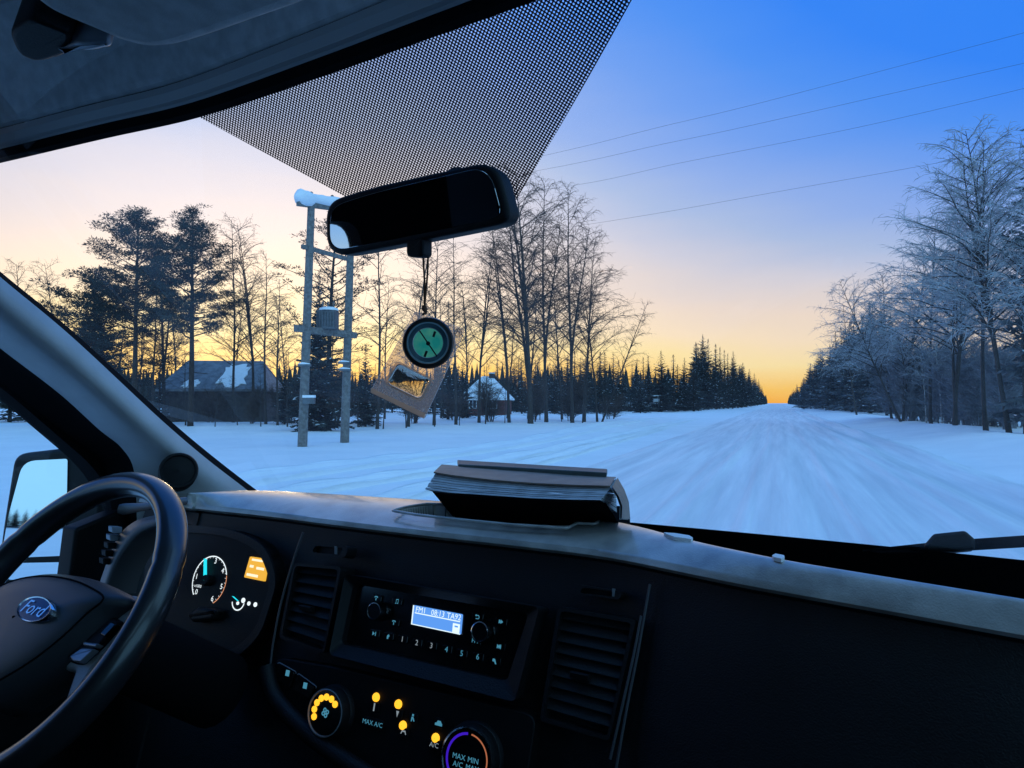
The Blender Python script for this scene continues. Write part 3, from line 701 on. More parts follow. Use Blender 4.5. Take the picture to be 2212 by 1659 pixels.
house('small red house with snow covered roof behind the compass', 1052, 84, 5.4, 6.0, 2.0, 4.7, R(-8), 'wall_red', 'roof_snow', [(-1.2, .9, .8, 1.1), (1.2, .9, 1.0, 1.1)], 2.4, chimney=(.6, .5))
house('low shed with a snow strip roof among the spruces', 1362, 118, 9, 5, 1.0, 1.5, R(-4), 'wall_dark', 'roof_snow', [], 0)

# twin-pole transformer stand
def wpt(u, v, Y): return Vector(((u-CU)/FPX*Y, Y, CAMH+(870-v)/FPX*Y))
pe = link('utility_pole', None); p1b = wpt(654, 972, 26.5); p2b = wpt(745, 957, 28.5)
p1b.z = ground_z(p1b.x, p1b.y)-.1; p2b.z = ground_z(p2b.x, p2b.y)-.1
pe.location = p1b; tag(pe, 'grey twin wooden utility poles carrying a transformer, snow on top', 'utility pole')
OFF = Vector(p1b)
def pl(v): return Vector(v)-OFF
p1t = wpt(669, 440, 26.5); p2t = wpt(757, 452, 28.5)
for a, b in ((p1b, p1t), (p2b, p2t)):
    mb = MB(); mb.tube([pl(a), pl(a.lerp(b, .5)), pl(b)], [.19, .165, .14], 12, 'pole_wood'); mb.build('pole', pe, auto=40)
def beam(a, b, w_, h_, name, m='pole_wood', ext=.3):
    a, b = pl(a), pl(b); d = (b-a).normalized(); a = a-d*ext; b = b+d*ext; s = d.cross(Vector((0, 0, 1))).normalized()*w_/2; u_ = Vector((0, 0, h_/2)); mb = MB()
    mb.add([a-s-u_, a+s-u_, a+s+u_, a-s+u_, b-s-u_, b+s-u_, b+s+u_, b-s+u_], [(0, 1, 2, 3), (7, 6, 5, 4), (0, 4, 5, 1), (1, 5, 6, 2), (2, 6, 7, 3), (3, 7, 4, 0)], m); return mb.build(name, pe)
fr = Vector((-.1, -.28, 0))
bt = beam(p1t+Vector((0, 0, .02)), p2t+Vector((0, 0, .02)), .18, .24, 'crossarm', ext=.7)
beam(wpt(664, 535, 26.5)+fr*.6, wpt(754, 560, 28.5)+fr*.6, .12, .16, 'crossarm', ext=.2)
beam(wpt(659, 712, 26.5)+fr, wpt(749, 722, 28.5)+fr, .14, .26, 'platform_beam', ext=.3)
beam(wpt(659, 712, 26.5)-fr, wpt(749, 722, 28.5)-fr, .14, .26, 'platform_beam', ext=.3)
# snow pillow on the crossarm
mb = MB(); rr = random.Random(2); a, b = pl(p1t), pl(p2t); d = (b-a).normalized()
pts = [a-d*.85+d*((b-a).length+1.5)*k/16 for k in range(17)]
mb.tube([p+Vector((0, 0, .22+.05*rr.random())) for p in pts], [.06]+[.20+.10*(k < 3)+.04*rr.random() for k in range(15)]+[.05], 10, 'cap'); mb.build('snow_cap', pe, smooth=True)
for k, (pp, dz) in enumerate(((p1t, .3), (p1t.lerp(p2t, .5), .3), (p2t, .3))):
    mb = MB(); q = pl(pp); mb.lathe(q, (0, 0, 1), [(.02, .1), (.02, .3), (.07, .32), (.05, .36), (.08, .40), (.06, .45), (.07, .5), (.03, .54), (.001, .55)], 10, 'insul'); mb.build('insulator', pe, smooth=True)
# transformer
tcn = wpt(709, 712, 27.4)
mb = MB(); q = pl(tcn); mb.box((q.x-.42, q.y-.3, q.z+.02), (q.x+.34, q.y+.3, q.z+.78), 'steel')
tf = mb.build('transformer', pe)
for k in range(7):
    b2 = MB(); b2.box((q.x-.40+k*.115, q.y-.36, q.z+.10), (q.x-.37+k*.115, q.y-.3, q.z+.70), 'steel'); b2.build('cooling_fin', tf)
mb = MB(); mb.lathe((q.x, q.y, q.z+.78), (0, 0, 1), [(.40, 0), (.38, .09), (.25, .14), (.001, .16)], 14, 'cap'); mb.build('snow_cap', tf, smooth=True)
for k in range(3):
    mb = MB(); mb.lathe((q.x-.25+k*.22, q.y, q.z+.9), (0, 0, 1), [(.03, 0), (.06, .05), (.03, .09), (.055, .14), (.03, .18), (.05, .23), (.01, .28)], 8, 'insul'); mb.build('bushing', tf, smooth=True)
for (u, v, Y) in ((661, 790, 26.5), (746, 785, 28.5), (748, 800, 28.5)):
    mb = MB(); q = pl(wpt(u, v, Y)); mb.box((q.x-.26, q.y-.25, q.z-.04), (q.x+.26, q.y-.15, q.z+.04), 'steel'); mb.tube([(q.x-.24, q.y-.2, q.z+.05), (q.x-.1, q.y-.2, q.z+.07), (q.x+.2, q.y-.2, q.z+.05)], [.03, .06, .03], 8, 'cap'); mb.build('bracket', pe)
mb = MB(); q = pl(wpt(662, 866, 26.5)); mb.box((q.x-.02, q.y-.42, q.z-.12), (q.x+.42, q.y-.2, q.z+.12), 'steel'); mb.box((q.x-.03, q.y-.43, q.z+.12), (q.x+.43, q.y-.19, q.z+.22), 'cap'); mb.build('switch_box', pe)
# overhead wires
WR = [('topmost', [(690, 438, 27.5), (1190, 328, 24), (1430, 268, 22), (1660, 212, 20.5), (2300, 40, 17)]), ('second from the top', [(715, 442, 27.7), (1180, 361, 24.2), (1430, 307, 22.2), (1640, 262, 20.7), (2300, 110, 17.2)]),
      ('third from the top', [(750, 452, 28.4), (1205, 402, 24.4), (1480, 346, 22.4), (1880, 265, 20), (2300, 165, 17.6)]), ('lowest', [(754, 556, 28.4), (1300, 478, 24.4), (1700, 408, 22), (2020, 350, 20), (2400, 275, 18)])]
for nm, ps in WR:
    mb = MB(); mb.tube(spline([wpt(*p) for p in ps], 10), .0042, 5, 'wire'); o = mb.build('power_line', smooth=True); tag(o, nm+' overhead wire crossing the sky from the poles', 'wire', 'overhead wires')
# road sign at the junction
sp = wpt(1423, 893, 112); sp.z = ground_z(sp.x, sp.y)-.05
se = link('road_sign', None, loc=sp); tag(se, 'small white road sign with snow on top at the junction', 'sign')
mb = MB(); mb.tube([(0, 0, 0), (0, 0, 2.7)], .06, 8, 'steel'); mb.build('post', se)
mb = MB(); mb.box((-.95, -.03, 1.75), (.1, .03, 2.25), 'sign_face'); mb.build('panel', se)
mb = MB(); mb.box((-1.3, -.05, 2.68), (.5, .05, 2.84), 'cap'); mb.build('snow_cap', se)
mb = MB(); mb.lathe((0, 0, .1), (0, 0, 1), [(.22, -.1), (.22, .5), (.12, .62), (.001, .64)], 8, 'rubber'); mb.build('base', se, smooth=True)
for k, (u, v, Y, dx) in enumerate([(1452, 890, 118, .9)]):
    q = wpt(u, v, Y); q.z = ground_z(q.x, q.y); mb = MB(); mb.tube([(0, 0, -.1), (dx, 0, 2.1)], [.16, .10], 8, 'cap'); o = mb.build('snowy_stump', smooth=True, loc=q); tag(o, 'leaning snow covered stump right of the small sign', 'stump')

# ================================================================== THE VAN (we sit in its cab)
van = link('van', None, loc=(0, 0, 0)); van.rotation_euler = (0, 0, -VANA)
tag(van, 'van cab with black dashboard, steering wheel, windscreen and mirrors around the viewer', 'van')
NRX, NRZ = -.06, -.10
LOC = (0, 0, CAMH)
def part(mb, name, **k): return mb.build(name, van, loc=LOC, **k)
def epart(name): e = link(name, None, van, LOC); e.empty_display_size = .1; return e
def proj(p):
    x, y, z = p
    wx = x*math.cos(VANA)+y*math.sin(VANA); wy = -x*math.sin(VANA)+y*math.cos(VANA)
    cy = wy*math.cos(PITCH)+z*math.sin(PITCH); cz = -wy*math.sin(PITCH)+z*math.cos(PITCH)
    return CU+FPX*wx/cy, CV-FPX*cz/cy
# ---- windscreen
def glass_pt(x, t):
    q = (x+.45)/.78
    yb, yt = 1.27-.03*q*q, .545-.16*q*q
    y = yb+(yt-yb)*t+.02*math.sin(t*math.pi)
    return Vector((x, y, -.32+.715*t))
mb = MB(); rows = [[glass_pt(-1.3+1.75*i/40, j/24*1.1) for i in range(41)] for j in range(25)]
mb.grid(rows, 'glass'); ws = part(mb, 'windscreen', smooth=True)
bvh = BVHTree.FromPolygons([Vector(v) for v in mb.v], mb.f)
def on_glass(u, v, off=.003):
    d = vray(u, v).normalized(); h, nrm, _, _ = bvh.ray_cast(Vector((0, 0, 0)), d)
    if h is None: raise RuntimeError('no glass at %s' % ((u, v),))
    return h-d*off
# dot print round the mirror foot
c00, c10, c01, c11 = on_glass(330, 190), on_glass(1436, -142), on_glass(752, 420), on_glass(1108, 436)
mb = MB(); NX, NY = 60, 36; rows = []
for j in range(NY+1):
    row = []
    for i in range(NX+1):
        a, b = i/NX, j/NY
        p = (c00*(1-a)+c10*a)*(1-b)+(c01*(1-a)+c11*a)*b
        row.append(glass_pt(p.x, (p.z+.32)/.715)+Vector((0, -.005, -.005)))
    rows.append(row)
mb.grid(rows, 'dots'); db = mb.build('dot_print', ws)
uvl = db.data.uv_layers.new(name='UVMap'); pitch = .0046
for lp in db.data.loops:
    c = db.data.vertices[lp.vertex_index].co
    s_ = c.z*.72-c.y*.70
    uvl.data[lp.index].uv = (c.x/pitch, s_/pitch)
# black print along the bottom and the left edge
mb = MB(); rows = [[], [], []]
for i in range(61):
    x = -1.3+1.75*i/60
    for k, t in enumerate((0, .08, .152)): rows[k].append(glass_pt(x, t)+Vector((0, -.003, -.003)))
mb.grid(rows, 'black'); mb.build('black_border', ws)
# ---- header and roof lining
hp = spline([vZ(u, v, .35) for u, v in ((-330, 420), (-150, 380), (0, 346), (220, 294), (430, 246), (700, 155), (900, 83), (1130, 0), (1330, -75), (1600, -180), (2000, -360), (2500, -600))], 6)
prof = [(.014, .03, 'rubber'), (.004, -.002, 'rubber'), (-.006, 0, 'rubber'), (-.010, .010, 'rubber'), (-.013, .012, 'lining_trim'), (-.020, .012, 'lining_trim'), (-.026, .020, 'lining_trim'), (-.028, .027, 'lining_trim'), (-.026, .029, 'rubber'), (-.032, .031, 'lining'), (-.036, .036, 'lining'), (-.042, .05, 'lining'), (-.06, .10, 'lining'), (-.09, .14, 'lining'), (-.16, .18, 'lining'), (-.35, .2, 'lining'), (-1.6, .22, 'lining')]
mb = MB()
for k in range(len(prof)-1):
    (a0, b0, _), (a1, b1, m_) = prof[k], prof[k+1]
    mb.grid([[p+Vector((0, a0, b0)) for p in hp], [p+Vector((0, a1, b1)) for p in hp]], m_)
part(mb, 'roof_lining', smooth=True)
# overhead pad above the driver, its rounded lower edge catching the light
PV = (0, 0, .385); nv = Vector((0, -.25, -1)).normalized()
ol = spline([Vector((u, v, 0)) for u, v in ((60, -40), (120, 5), (210, 45), (280, 74), (340, 87), (395, 81), (470, 58), (560, 26), (660, -10), (800, -70))], 4)
ol = [vP(p.x, p.y, PV, nv) for p in ol]; a, b = ol[0].copy(), ol[-1].copy()
ol += [b+Vector((0, -.12, .0)), a+Vector((0, -.14, .0))]
n_ = nv; ol = [p-n_*(p-Vector(PV)).dot(n_) for p in ol]
mb = MB(); mb.plate(ol, nv, -.05, .012, 'lining', .012); part(mb, 'sun_visor', auto=50)
PV2 = (0, 0, .375)
mb = MB(); mb.plate([vP(u, v, PV2, nv) for u, v in rnd_poly([(20, 60), (70, 30), (160, 65), (150, 110), (85, 130), (40, 110)], 18)], nv, -.05, .004, 'black', .004); part(mb, 'visor_bracket', auto=50)
mb = MB(); mb.plate([vP(u, v, PV2, nv) for u, v in rnd_poly([(128, 98), (170, 78), (236, 74), (246, 90), (200, 100)], 8)], nv, -.02, .006, 'silver', .004); part(mb, 'visor_clip', auto=50)
# ---- windscreen pillar, driver side
def curve(px, X0, X1):
    k = len(px)-1; return spline([vX(u, v, X0+(X1-X0)*i/k) for i, (u, v) in enumerate(px)], 8)
A0 = curve([(-330, 290), (-150, 455), (0, 586), (160, 718), (350, 893), (455, 982), (556, 1060), (640, 1120)], -1.12, -1.215)
A_ = curve([(-330, 300), (-150, 466), (0, 598), (158, 730), (346, 905), (450, 994), (545, 1068), (610, 1130)], -1.10, -1.195)
M1 = curve([(-330, 340), (-150, 505), (0, 634), (148, 760), (320, 918), (418, 1006), (490, 1072), (540, 1140)], -1.09, -1.17)
M2 = curve([(-330, 390), (-150, 555), (0, 690), (140, 802), (270, 915), (345, 985), (400, 1052), (430, 1140)], -1.11, -1.185)
B_ = curve([(-330, 470), (-150, 632), (0, 752), (128, 850), (213, 927), (263, 968), (290, 1020), (296, 1140)], -1.22, -1.25)
C_ = curve([(-330, 560), (-150, 712), (0, 829), (85, 897), (128, 931), (171, 966), (218, 1013), (250, 1140)], -1.30, -1.31)
mb = MB(); mb.grid([A0, A_], 'rubber'); mb.grid([A_, M1, M2, B_], 'trim'); mb.grid([B_, [p+Vector((-.02, 0, 0)) for p in B_], C_], 'rubber')
pil = part(mb, 'pillar_trim', smooth=True)
sub = pil.modifiers.new('s', 'SUBSURF'); sub.levels = sub.render_levels = 1
tw = vX(386, 1017, -1.13); tn = Vector((.80, -.55, .2)).normalized()
mb = MB(); mb.lathe(tw, tn, [(.034, -.06), (.034, .002), (.032, .006), (.029, .006), (.027, .003), (.001, .006)], 32, 'black'); mb.build('speaker_grille', pil, auto=40)
# ---- cab shell: doors, floor, rear wall
def door(X, sgn, front, hole_front, name, rear=-.33):
    outer = [(-.62, .56), (front[0][0], .56)]+front+[(1.0, -.46), (-.62, -.46)]
    inner = [(rear, .325), (hole_front[0][0], .325)]+hole_front+[(.92, -.37), (rear, -.37)]
    o2 = rnd_poly(outer, .02); i2 = rnd_poly(inner, [.055]+[.05]*(len(inner)-2)+[.03])
    e = epart(name); mb = MB(); mb.frame([Vector((X, y, z)) for y, z in o2], [Vector((X, y, z)) for y, z in i2], (sgn, 0, 0), -.05, .0, 'rubber'); mb.build('window_frame', e, auto=40)
    mb = MB(); k = [Vector((X-sgn*.02, y, z)) for y, z in i2]; mb.add(k, [tuple(range(len(k)))], 'side_glass'); mb.build('window_pane', e)
    mb = MB(); mb.box((min(X, X-sgn*.05), -.62, -1.3), (max(X, X-sgn*.05), 1.25, -.455), 'black'); mb.box((min(X, X+sgn*.09), -.6, -.55), (max(X, X+sgn*.09), .95, -.40), 'black'); mb.build('door_panel', e)
    return e
door(-1.305, 1, [(.34, .40), (.64, .12), (.84, -.05)], [(.27, .28), (.62, .03), (.79, -.13)], 'door', rear=-.21)
door(.44, -1, [(.44, .50), (.86, .1), (1.02, -.1)], [(.30, .28), (.62, .03), (.79, -.13)], 'door', rear=-.4)
mb = MB(); mb.box((-1.36, -.95, -1.3), (.5, -.9, .6), 'black'); part(mb, 'rear_wall')
mb = MB(); mb.box((-1.36, -.95, -1.35), (.5, 1.4, -1.3), 'black'); mb.box((-1.36, 1.28, -1.3), (.5, 1.33, -.335), 'black'); part(mb, 'floor')
mb = MB(); mb.box((-1.36, -.95, -.46), (-1.31, -.62, .6), 'seam'); mb.box((.45, -.95, -.46), (.5, -.62, .6), 'seam'); mb.box((-1.36, -.95, -1.3), (-1.31, -.6, -.46), 'seam'); mb.box((.45, -.95, -1.3), (.5, -.6, -.46), 'seam'); part(mb, 'side_trim')
# ---- door mirror
nm_ = Vector((.36, -.93, .098)).normalized(); PM = vX(100, 1120, -1.66)
def mpl(px, off=0): return [vP(u, v, PM+nm_*off, nm_) for u, v in px]
dm = epart('door_mirror')
mb = MB(); hout = rnd_poly([(-14, 1262), (4, 1130), (28, 980), (165, 964), (212, 985), (222, 1060), (214, 1190), (205, 1262), (120, 1275)], [14, 20, 26, 30, 40, 30, 20, 20, 20])
mb.plate(mpl(hout), nm_, -.09, .0, 'black', .012); mb.build('housing', dm, auto=50)
mb = MB(); mb.plate(mpl(rnd_poly([(4, 1208), (20, 1115), (52, 996), (148, 991), (146, 1100), (141, 1200), (70, 1203)], [8, 20, 28, 6, 4, 6, 4]), .0), nm_, -.002, .003, 'mirror'); mb.build('mirror_glass', dm)
mb = MB(); mb.plate(mpl(rnd_poly([(18, 1252), (36, 1216), (134, 1214), (128, 1250)], [8, 8, 4, 4]), .0), nm_, -.002, .003, 'mirror'); mb.build('lower_mirror_glass', dm)
mb = MB(); P0 = vX(205, 1200, -1.66); P1 = Vector((-1.32, P0.y-.02, P0.z-.03)); mb.tube([P0, (P0+P1)/2+Vector((0, .02, -.01)), P1], [.06, .055, .06], 12, 'black'); mb.build('mirror_arm', dm, smooth=True)
mb = MB(); mb.plate([vX(u, v, -1.30) for u, v in rnd_poly([(150, 1140), (250, 1100), (300, 1100), (300, 1300), (130, 1300)], 8)], (1, 0, 0), -.02, .02, 'black', .006); mb.build('mirror_base', dm, auto=50)

# ---- dashboard
lip_px = [(300, 1076), (360, 1081), (410, 1089), (560, 1103), (700, 1121), (900, 1144), (1100, 1165), (1250, 1182), (1327, 1192), (1596, 1246), (1864, 1292), (2212, 1353), (2500, 1400)]
far_px = [(300, 1070), (360, 1069), (430, 1063), (550, 1058), (700, 1066), (850, 1076), (940, 1081), (1100, 1096), (1230, 1111), (1348, 1128), (1493, 1168), (1699, 1211), (2212, 1294), (2500, 1343)]
def interp(px, u):
    for (a, va), (b, vb) in zip(px, px[1:]):
        if a <= u <= b: return va+(vb-va)*(u-a)/(b-a)
    return px[-1][1]
def smooth_interp(px, u): return sum(interp(px, min(2499, max(301, u+d))) for d in (-60, -30, 0, 30, 60))/5 if 420 < u else interp(px, u)
tray = [(846, 1103), (880, 1094), (925, 1088), (1000, 1091), (1120, 1101), (1230, 1114), (1296, 1124), (1285, 1132), (1245, 1130), (1226, 1141), (1100, 1133), (980, 1121), (900, 1112)]
def inside(x, y, poly):
    c = False; j = len(poly)-1
    for i in range(len(poly)):
        (xi, yi), (xj, yj) = poly[i], poly[j]
        if (yi > y) != (yj > y) and x < (xj-xi)*(y-yi)/(yj-yi)+xi: c = not c
        j = i
    return c
ZL, ZF = -.185, -.165
mb = MB(); cols = []; NB = 40
us = [302+(2498-302)*i/420 for i in range(421)]
for u in us:
    lip = vZ(u, smooth_interp(lip_px, u), ZL); far = vZ(u, smooth_interp(far_px, u), ZF)
    col = []
    for z in (-1.25, -1.0, -.8, -.6, -.45, -.35, -.28, -.235): col.append(Vector((lip.x, lip.y+.012+.28*(z+.2), z)))
    col += [lip+Vector((0, .010, -.03)), lip+Vector((0, .013, -.018)), lip+Vector((0, .004, -.012)), lip+Vector((0, -.002, -.007)), lip+Vector((0, -.001, -.003))]
    k0 = len(col)
    for b in range(NB+1):
        f = b/NB; p = lip.lerp(far, f); p.z += .006*math.sin(f*math.pi)
        col.append(p)
    col += [far+Vector((0, .02, -.008)), far+Vector((0, .10, -.07)), far+Vector((0, .22, -.14)), Vector((far.x, 1.24, -.325))]
    cols.append(col)
nrow = len(cols[0]); tops = []
for c in cols:
    for b in range(k0, k0+NB+1):
        if inside(*proj(c[b]), tray): tops.append((c, b))
for c, b in tops: c[b] = c[b]+Vector((0, .004, -.06))
rows = [[c[i] for c in cols] for i in range(nrow)]
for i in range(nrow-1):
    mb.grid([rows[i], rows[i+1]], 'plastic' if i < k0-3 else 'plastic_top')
# weld the strips
me_ = mb
dash = part(mb, 'dashboard', smooth=True)
import bmesh as _bm
b_ = _bm.new(); b_.from_mesh(dash.data); _bm.ops.remove_doubles(b_, verts=b_.verts, dist=1e-5); b_.to_mesh(dash.data); b_.free()
dash.data.set_sharp_from_angle(angle=R(50))
dash.data.materials.append(M['black'])
for p_ in dash.data.polygons:
    if p_.material_index == 1 and p_.center.z < -.198: p_.material_index = 2  # tray recess and slope behind painted black to deepen their shade
def on_dash(u, v, up=.001):
    f = (v-smooth_interp(lip_px, u))/(smooth_interp(far_px, u)-smooth_interp(lip_px, u))
    return vZ(u, v, ZL+(ZF-ZL)*f+.006*math.sin(max(0, min(1, f))*math.pi)+up)
mb = MB(); rim = [on_dash(u, v) for u, v in rnd_poly(tray, 6, 3)]; mb.tube(rim+[rim[0]], .0022, 6, 'plastic_top', cap=False); mb.build('tray_rim', dash, smooth=True)

# ---- fascia: everything sits on one tilted plane
nF = Vector((0, -1, .28)).normalized(); PF = Vector((0, .79, -.19))
def fp(px, off=0): return [vP(u, v, PF+nF*off, nF) for u, v in px]
def f1(u, v, off=0): return vP(u, v, PF+nF*off, nF)
def vent(px, nsl, label=None):
    e = epart('air_vent'); o = rnd_poly(px, 10, 4)
    cx, cy = sum(p[0] for p in px)/4, sum(p[1] for p in px)/4
    i = rnd_poly([(cx+(x-cx)*.9, cy+(y-cy)*.93) for x, y in px], 8, 4)
    mb = MB(); mb.frame(fp(o), fp(i), nF, -.03, .004, 'plastic', hin=-.015); mb.build('frame', e, auto=40)
    mb = MB(); mb.plate(fp(i), nF, -.02, -.014, 'black'); mb.build('backing', e)
    tl, tr_, br, bl = [Vector((cx+(x-cx)*.9, cy+(y-cy)*.93)) for x, y in px]
    for k in range(nsl):
        f = (k+.7)/(nsl+.4); a = tl.lerp(bl, f); b = tr_.lerp(br, f); mb = MB()
        A, B = f1(*a, -.002), f1(*b, -.002); up = Vector((0, .30, .95)); dp = Vector((0, .011, .010)); th = Vector((0, -.0006, .0012))
        mb.add([A-th, B-th, B+dp-th, A+dp-th, A+th, B+th, B+dp+th, A+dp+th], [(0, 1, 2, 3), (7, 6, 5, 4), (0, 4, 5, 1), (3, 2, 6, 7), (0, 3, 7, 4), (1, 5, 6, 2)], 'plastic'); mb.build('slat', e)
    a = tl.lerp(bl, .55); b = tr_.lerp(br, .55); c = a.lerp(b, .42); mb = MB(); q = f1(*c, .0); mb.plate([q+Vector((x, 0, z)) for x, z in ((-.012, -.004), (.012, -.004), (.012, .004), (-.012, .004))], nF, -.004, .006, 'plastic', .002); mb.build('slider', e)
    return e
vent([(638, 1216), (741, 1225), (704, 1412), (606, 1378)], 7)
vent([(1208, 1310), (1376, 1338), (1318, 1600), (1168, 1556)], 9)
# drawer catches above the vents
def catch(px, tick=None):
    mb = MB(); cx, cy = sum(p[0] for p in px)/4, sum(p[1] for p in px)/4; o = rnd_poly(px, 9, 4); i = rnd_poly([(cx+(x-cx)*.72, cy+(y-cy)*.6) for x, y in px], 6, 4)
    mb.frame(fp(o), fp(i), nF, -.02, .003, 'plastic', hin=-.006); mb.plate(fp(i), nF, -.01, -.005, 'black')
    if tick: mb.plate([f1(*tick)+Vector((x, 0, z)) for x, z in ((-.0015, -.006), (.0015, -.006), (.0015, .006), (-.0015, .006))], nF, 0, .004, 'silver')
    return mb.build('drawer_catch', dash, auto=40)
catch([(672, 1173), (756, 1180), (748, 1206), (664, 1196)], (728, 1189))
catch([(1246, 1262), (1346, 1278), (1340, 1296), (1240, 1282)], (1327, 1282))
# fascia seams
for px in ([(1404, 1262), (1392, 1330), (1376, 1420), (1356, 1520), (1331, 1660)], [(655, 1150), (634, 1210), (608, 1300), (590, 1390), (584, 1440)], [(1385, 1330), (1372, 1400), (1350, 1500), (1318, 1640)]):
    mb = MB(); mb.tube(spline([f1(u, v, .003) for u, v in px], 6), .0018, 6, 'seam'); mb.build('seam', dash, smooth=True)
# lower console curve under the heater panel
mb = MB(); lo = spline([f1(u, v, .012) for u, v in ((575, 1440), (590, 1500), (640, 1560), (720, 1625), (820, 1690), (950, 1760))], 6); mb.tube(lo, .012, 10, 'plastic'); mb.build('console_edge', dash, smooth=True)
# ---- radio
rad = epart('radio')
ro = [(757, 1241), (1173, 1312), (1121, 1514), (722, 1413)]; ri = [(775, 1262), (1150, 1326), (1104, 1470), (748, 1390)]
mb = MB(); mb.frame(fp(rnd_poly(ro, 12, 4)), fp(rnd_poly(ri, 12, 4), -.012), nF, -.02, .012, 'plastic', hin=.0); mb.build('bezel', rad, auto=35)
mb = MB(); mb.plate(fp(rnd_poly(ri, 12, 4), -.014), nF, -.01, .003, 'gloss'); mb.build('panel', rad)
OP = -.010
mb = MB(); dpx = [(894.6, 1307), (999.5, 1327), (995.5, 1371), (890, 1348.5)]
mb.plate(fp(rnd_poly(dpx, 3, 3), OP), nF, -.004, .002, 'disp')
def dpt(a, b):
    p = Vector(dpx[0]).lerp(Vector(dpx[1]), a); q = Vector(dpx[3]).lerp(Vector(dpx[2]), a); return p.lerp(q, b)
def dquad(a0, a1, b0, b1, m, h): mb.add([f1(*dpt(a, b), OP)+nF*h for a, b in ((a0, b0), (a1, b0), (a1, b1), (a0, b1))], [(0, 1, 2, 3)], m)
dquad(.05, .98, .345, .40, 'disp_w', .0026); dquad(.84, .985, .50, .97, 'disp_w', .0026); dquad(0, .025, 0, 1, 'disp_w', .0026); dquad(0, 1, .95, 1, 'disp_w', .0024); dquad(.88, .95, .6, .68, 'disp', .003)
for tx, a in (('FM1', .17), ('08:13', .52), ('TA92', .85)): mb.text(tx, f1(*dpt(a, .19), OP), nF, .0105, 'disp_w', .003, sx=.95)
mb.build('display', rad)
for (u, v, r) in ((821.8, 1320.5, .0125), (1048, 1364.5, .0135)):
    mb = MB(); c = f1(u, v, OP); mb.lathe(c, nF, [(r*1.12, 0), (r*1.1, .004)], 28, 'chrome'); mb.lathe(c, nF, [(r*1.0, .003), (r, .014), (r*.94, .016)], 28, 'gloss'); mb.lathe(c, nF, [(r*.94, .016), (r*.86, .0165)], 28, 'chrome'); mb.lathe(c, nF, [(r*.86, .0165), (r*.8, .0155), (.0005, .0155)], 28, 'gloss'); mb.build('knob', rad, auto=40)
def button(parent, u, v, wd, ht, tx, m, size, off=OP, shapes=None, base='gloss'):
    mb = MB(); c = f1(u, v, off); ey = nF.cross(Vector((1, 0, 0))).normalized()*1.0
    ey = ey if ey.z > 0 else -ey
    mb.plate([c+Vector((x, 0, 0))+ey*y for x, y in rnd_poly([(-wd, -ht), (wd, -ht), (wd, ht), (-wd, ht)], min(wd, ht)*.4, 2)], nF, -.004, .0022, base, .0008)
    if tx: mb.text(tx, c, nF, size, m, .0028)
    for pts in (shapes or []): mb.add([c+Vector((x*size, 0, 0))+ey*y*size+nF*.0028 for x, y in pts], [tuple(range(len(pts)))], m)
    return mb.build('button', parent)
TRI = [(-.45, -.4), (.15, 0), (-.45, .4)]; BAR = [(.25, -.4), (.42, -.4), (.42, .4), (.25, .4)]; TRI2 = [(-.05, -.4), (.5, 0), (-.05, .4)]
NOTE = [[(-.3, -.4), (-.05, -.4), (-.05, .35), (.35, .45), (.35, -.2), (.1, -.2), (.1, -.35), (.45, -.35), (.45, .6), (-.15, .5), (-.15, -.25), (-.3, -.25)]]
PHONE = [[(-.5, .2), (-.3, .45), (.3, .45), (.5, .2), (.3, .1), (.2, .25), (-.2, .25), (-.3, .1)], [(-.1, .1), (.1, .1), (.1, -.4), (-.1, -.4)]]
ARR = [[(-.5, .25), (-.2, .5), (-.2, .35), (.3, .35), (.5, .1), (.5, -.2), (.3, -.4), (-.3, -.4), (-.3, -.25), (.25, -.25), (.35, -.15), (.35, .1), (.25, .18), (-.2, .18), (-.2, .02)]]
SQ = [[(-.45, -.35), (.45, -.35), (.45, .35), (-.45, .35)]]
for u, v, sh in ((815, 1292.5, PHONE), (859, 1300, NOTE), (853, 1345, PHONE), (811, 1368.5, [TRI[:], BAR]), (841, 1375, [[(-.3, -.45), (.1, -.45), (.1, -.1), (.35, .1), (.1, .45), (-.3, .2)]]), (1033, 1332.5, ARR), (1084, 1343, [TRI, TRI2]), (1080, 1396.5, [TRI, TRI2, BAR]), (1070, 1427.7, [[(-.4, .4), (.1, .4), (.5, -.5), (.2, -.5), (0, -.1), (-.4, -.1)]])):
    button(rad, u, v, .0085, .005, None, 'icon', .0068, shapes=sh)
button(rad, 1028, 1384.5, .0085, .005, 'FM', 'icon', .008)
for k, (u, v) in enumerate(((871.4, 1381), (902.6, 1388.5), (934, 1395), (966.6, 1403), (999.4, 1411.7), (1034, 1419))): button(rad, u, v, .008, .005, str(k+1), 'icon_w' if k < 3 else 'icon', .010)
# ---- heater controls
heat = epart('heater_panel'); OH = .002
mb = MB(); mb.plate(fp(rnd_poly([(590, 1418), (720, 1440), (1160, 1545), (1120, 1800), (960, 1800), (720, 1640), (610, 1540)], 30, 4)), nF, -.02, .001, 'black', .002); mb.build('panel', heat)
for px, ic in (([(601, 1430), (640, 1451), (630, 1487), (594, 1463)], (621, 1454)), ([(644, 1454), (684, 1483), (672, 1512), (636, 1490)], (659, 1481))):
    mb = MB(); mb.plate(fp(rnd_poly(px, 4, 3), OH), nF, -.004, .004, 'gloss', .0015); t_ = rnd_poly(px, 4, 3)[:8]
    mb.tube([f1(u, v, OH+.0045) for u, v in t_], .0007, 5, 'silver')
    c = f1(*ic, OH+.0046); mb.add([c+Vector((x, 0, 0))*.9+Vector((0, .26, .96))*y for x, y in ((-.004, -.004), (.004, -.004), (.004, .004), (-.004, .004))], [(0, 1, 2, 3)], 'icon'); mb.build('switch', heat)
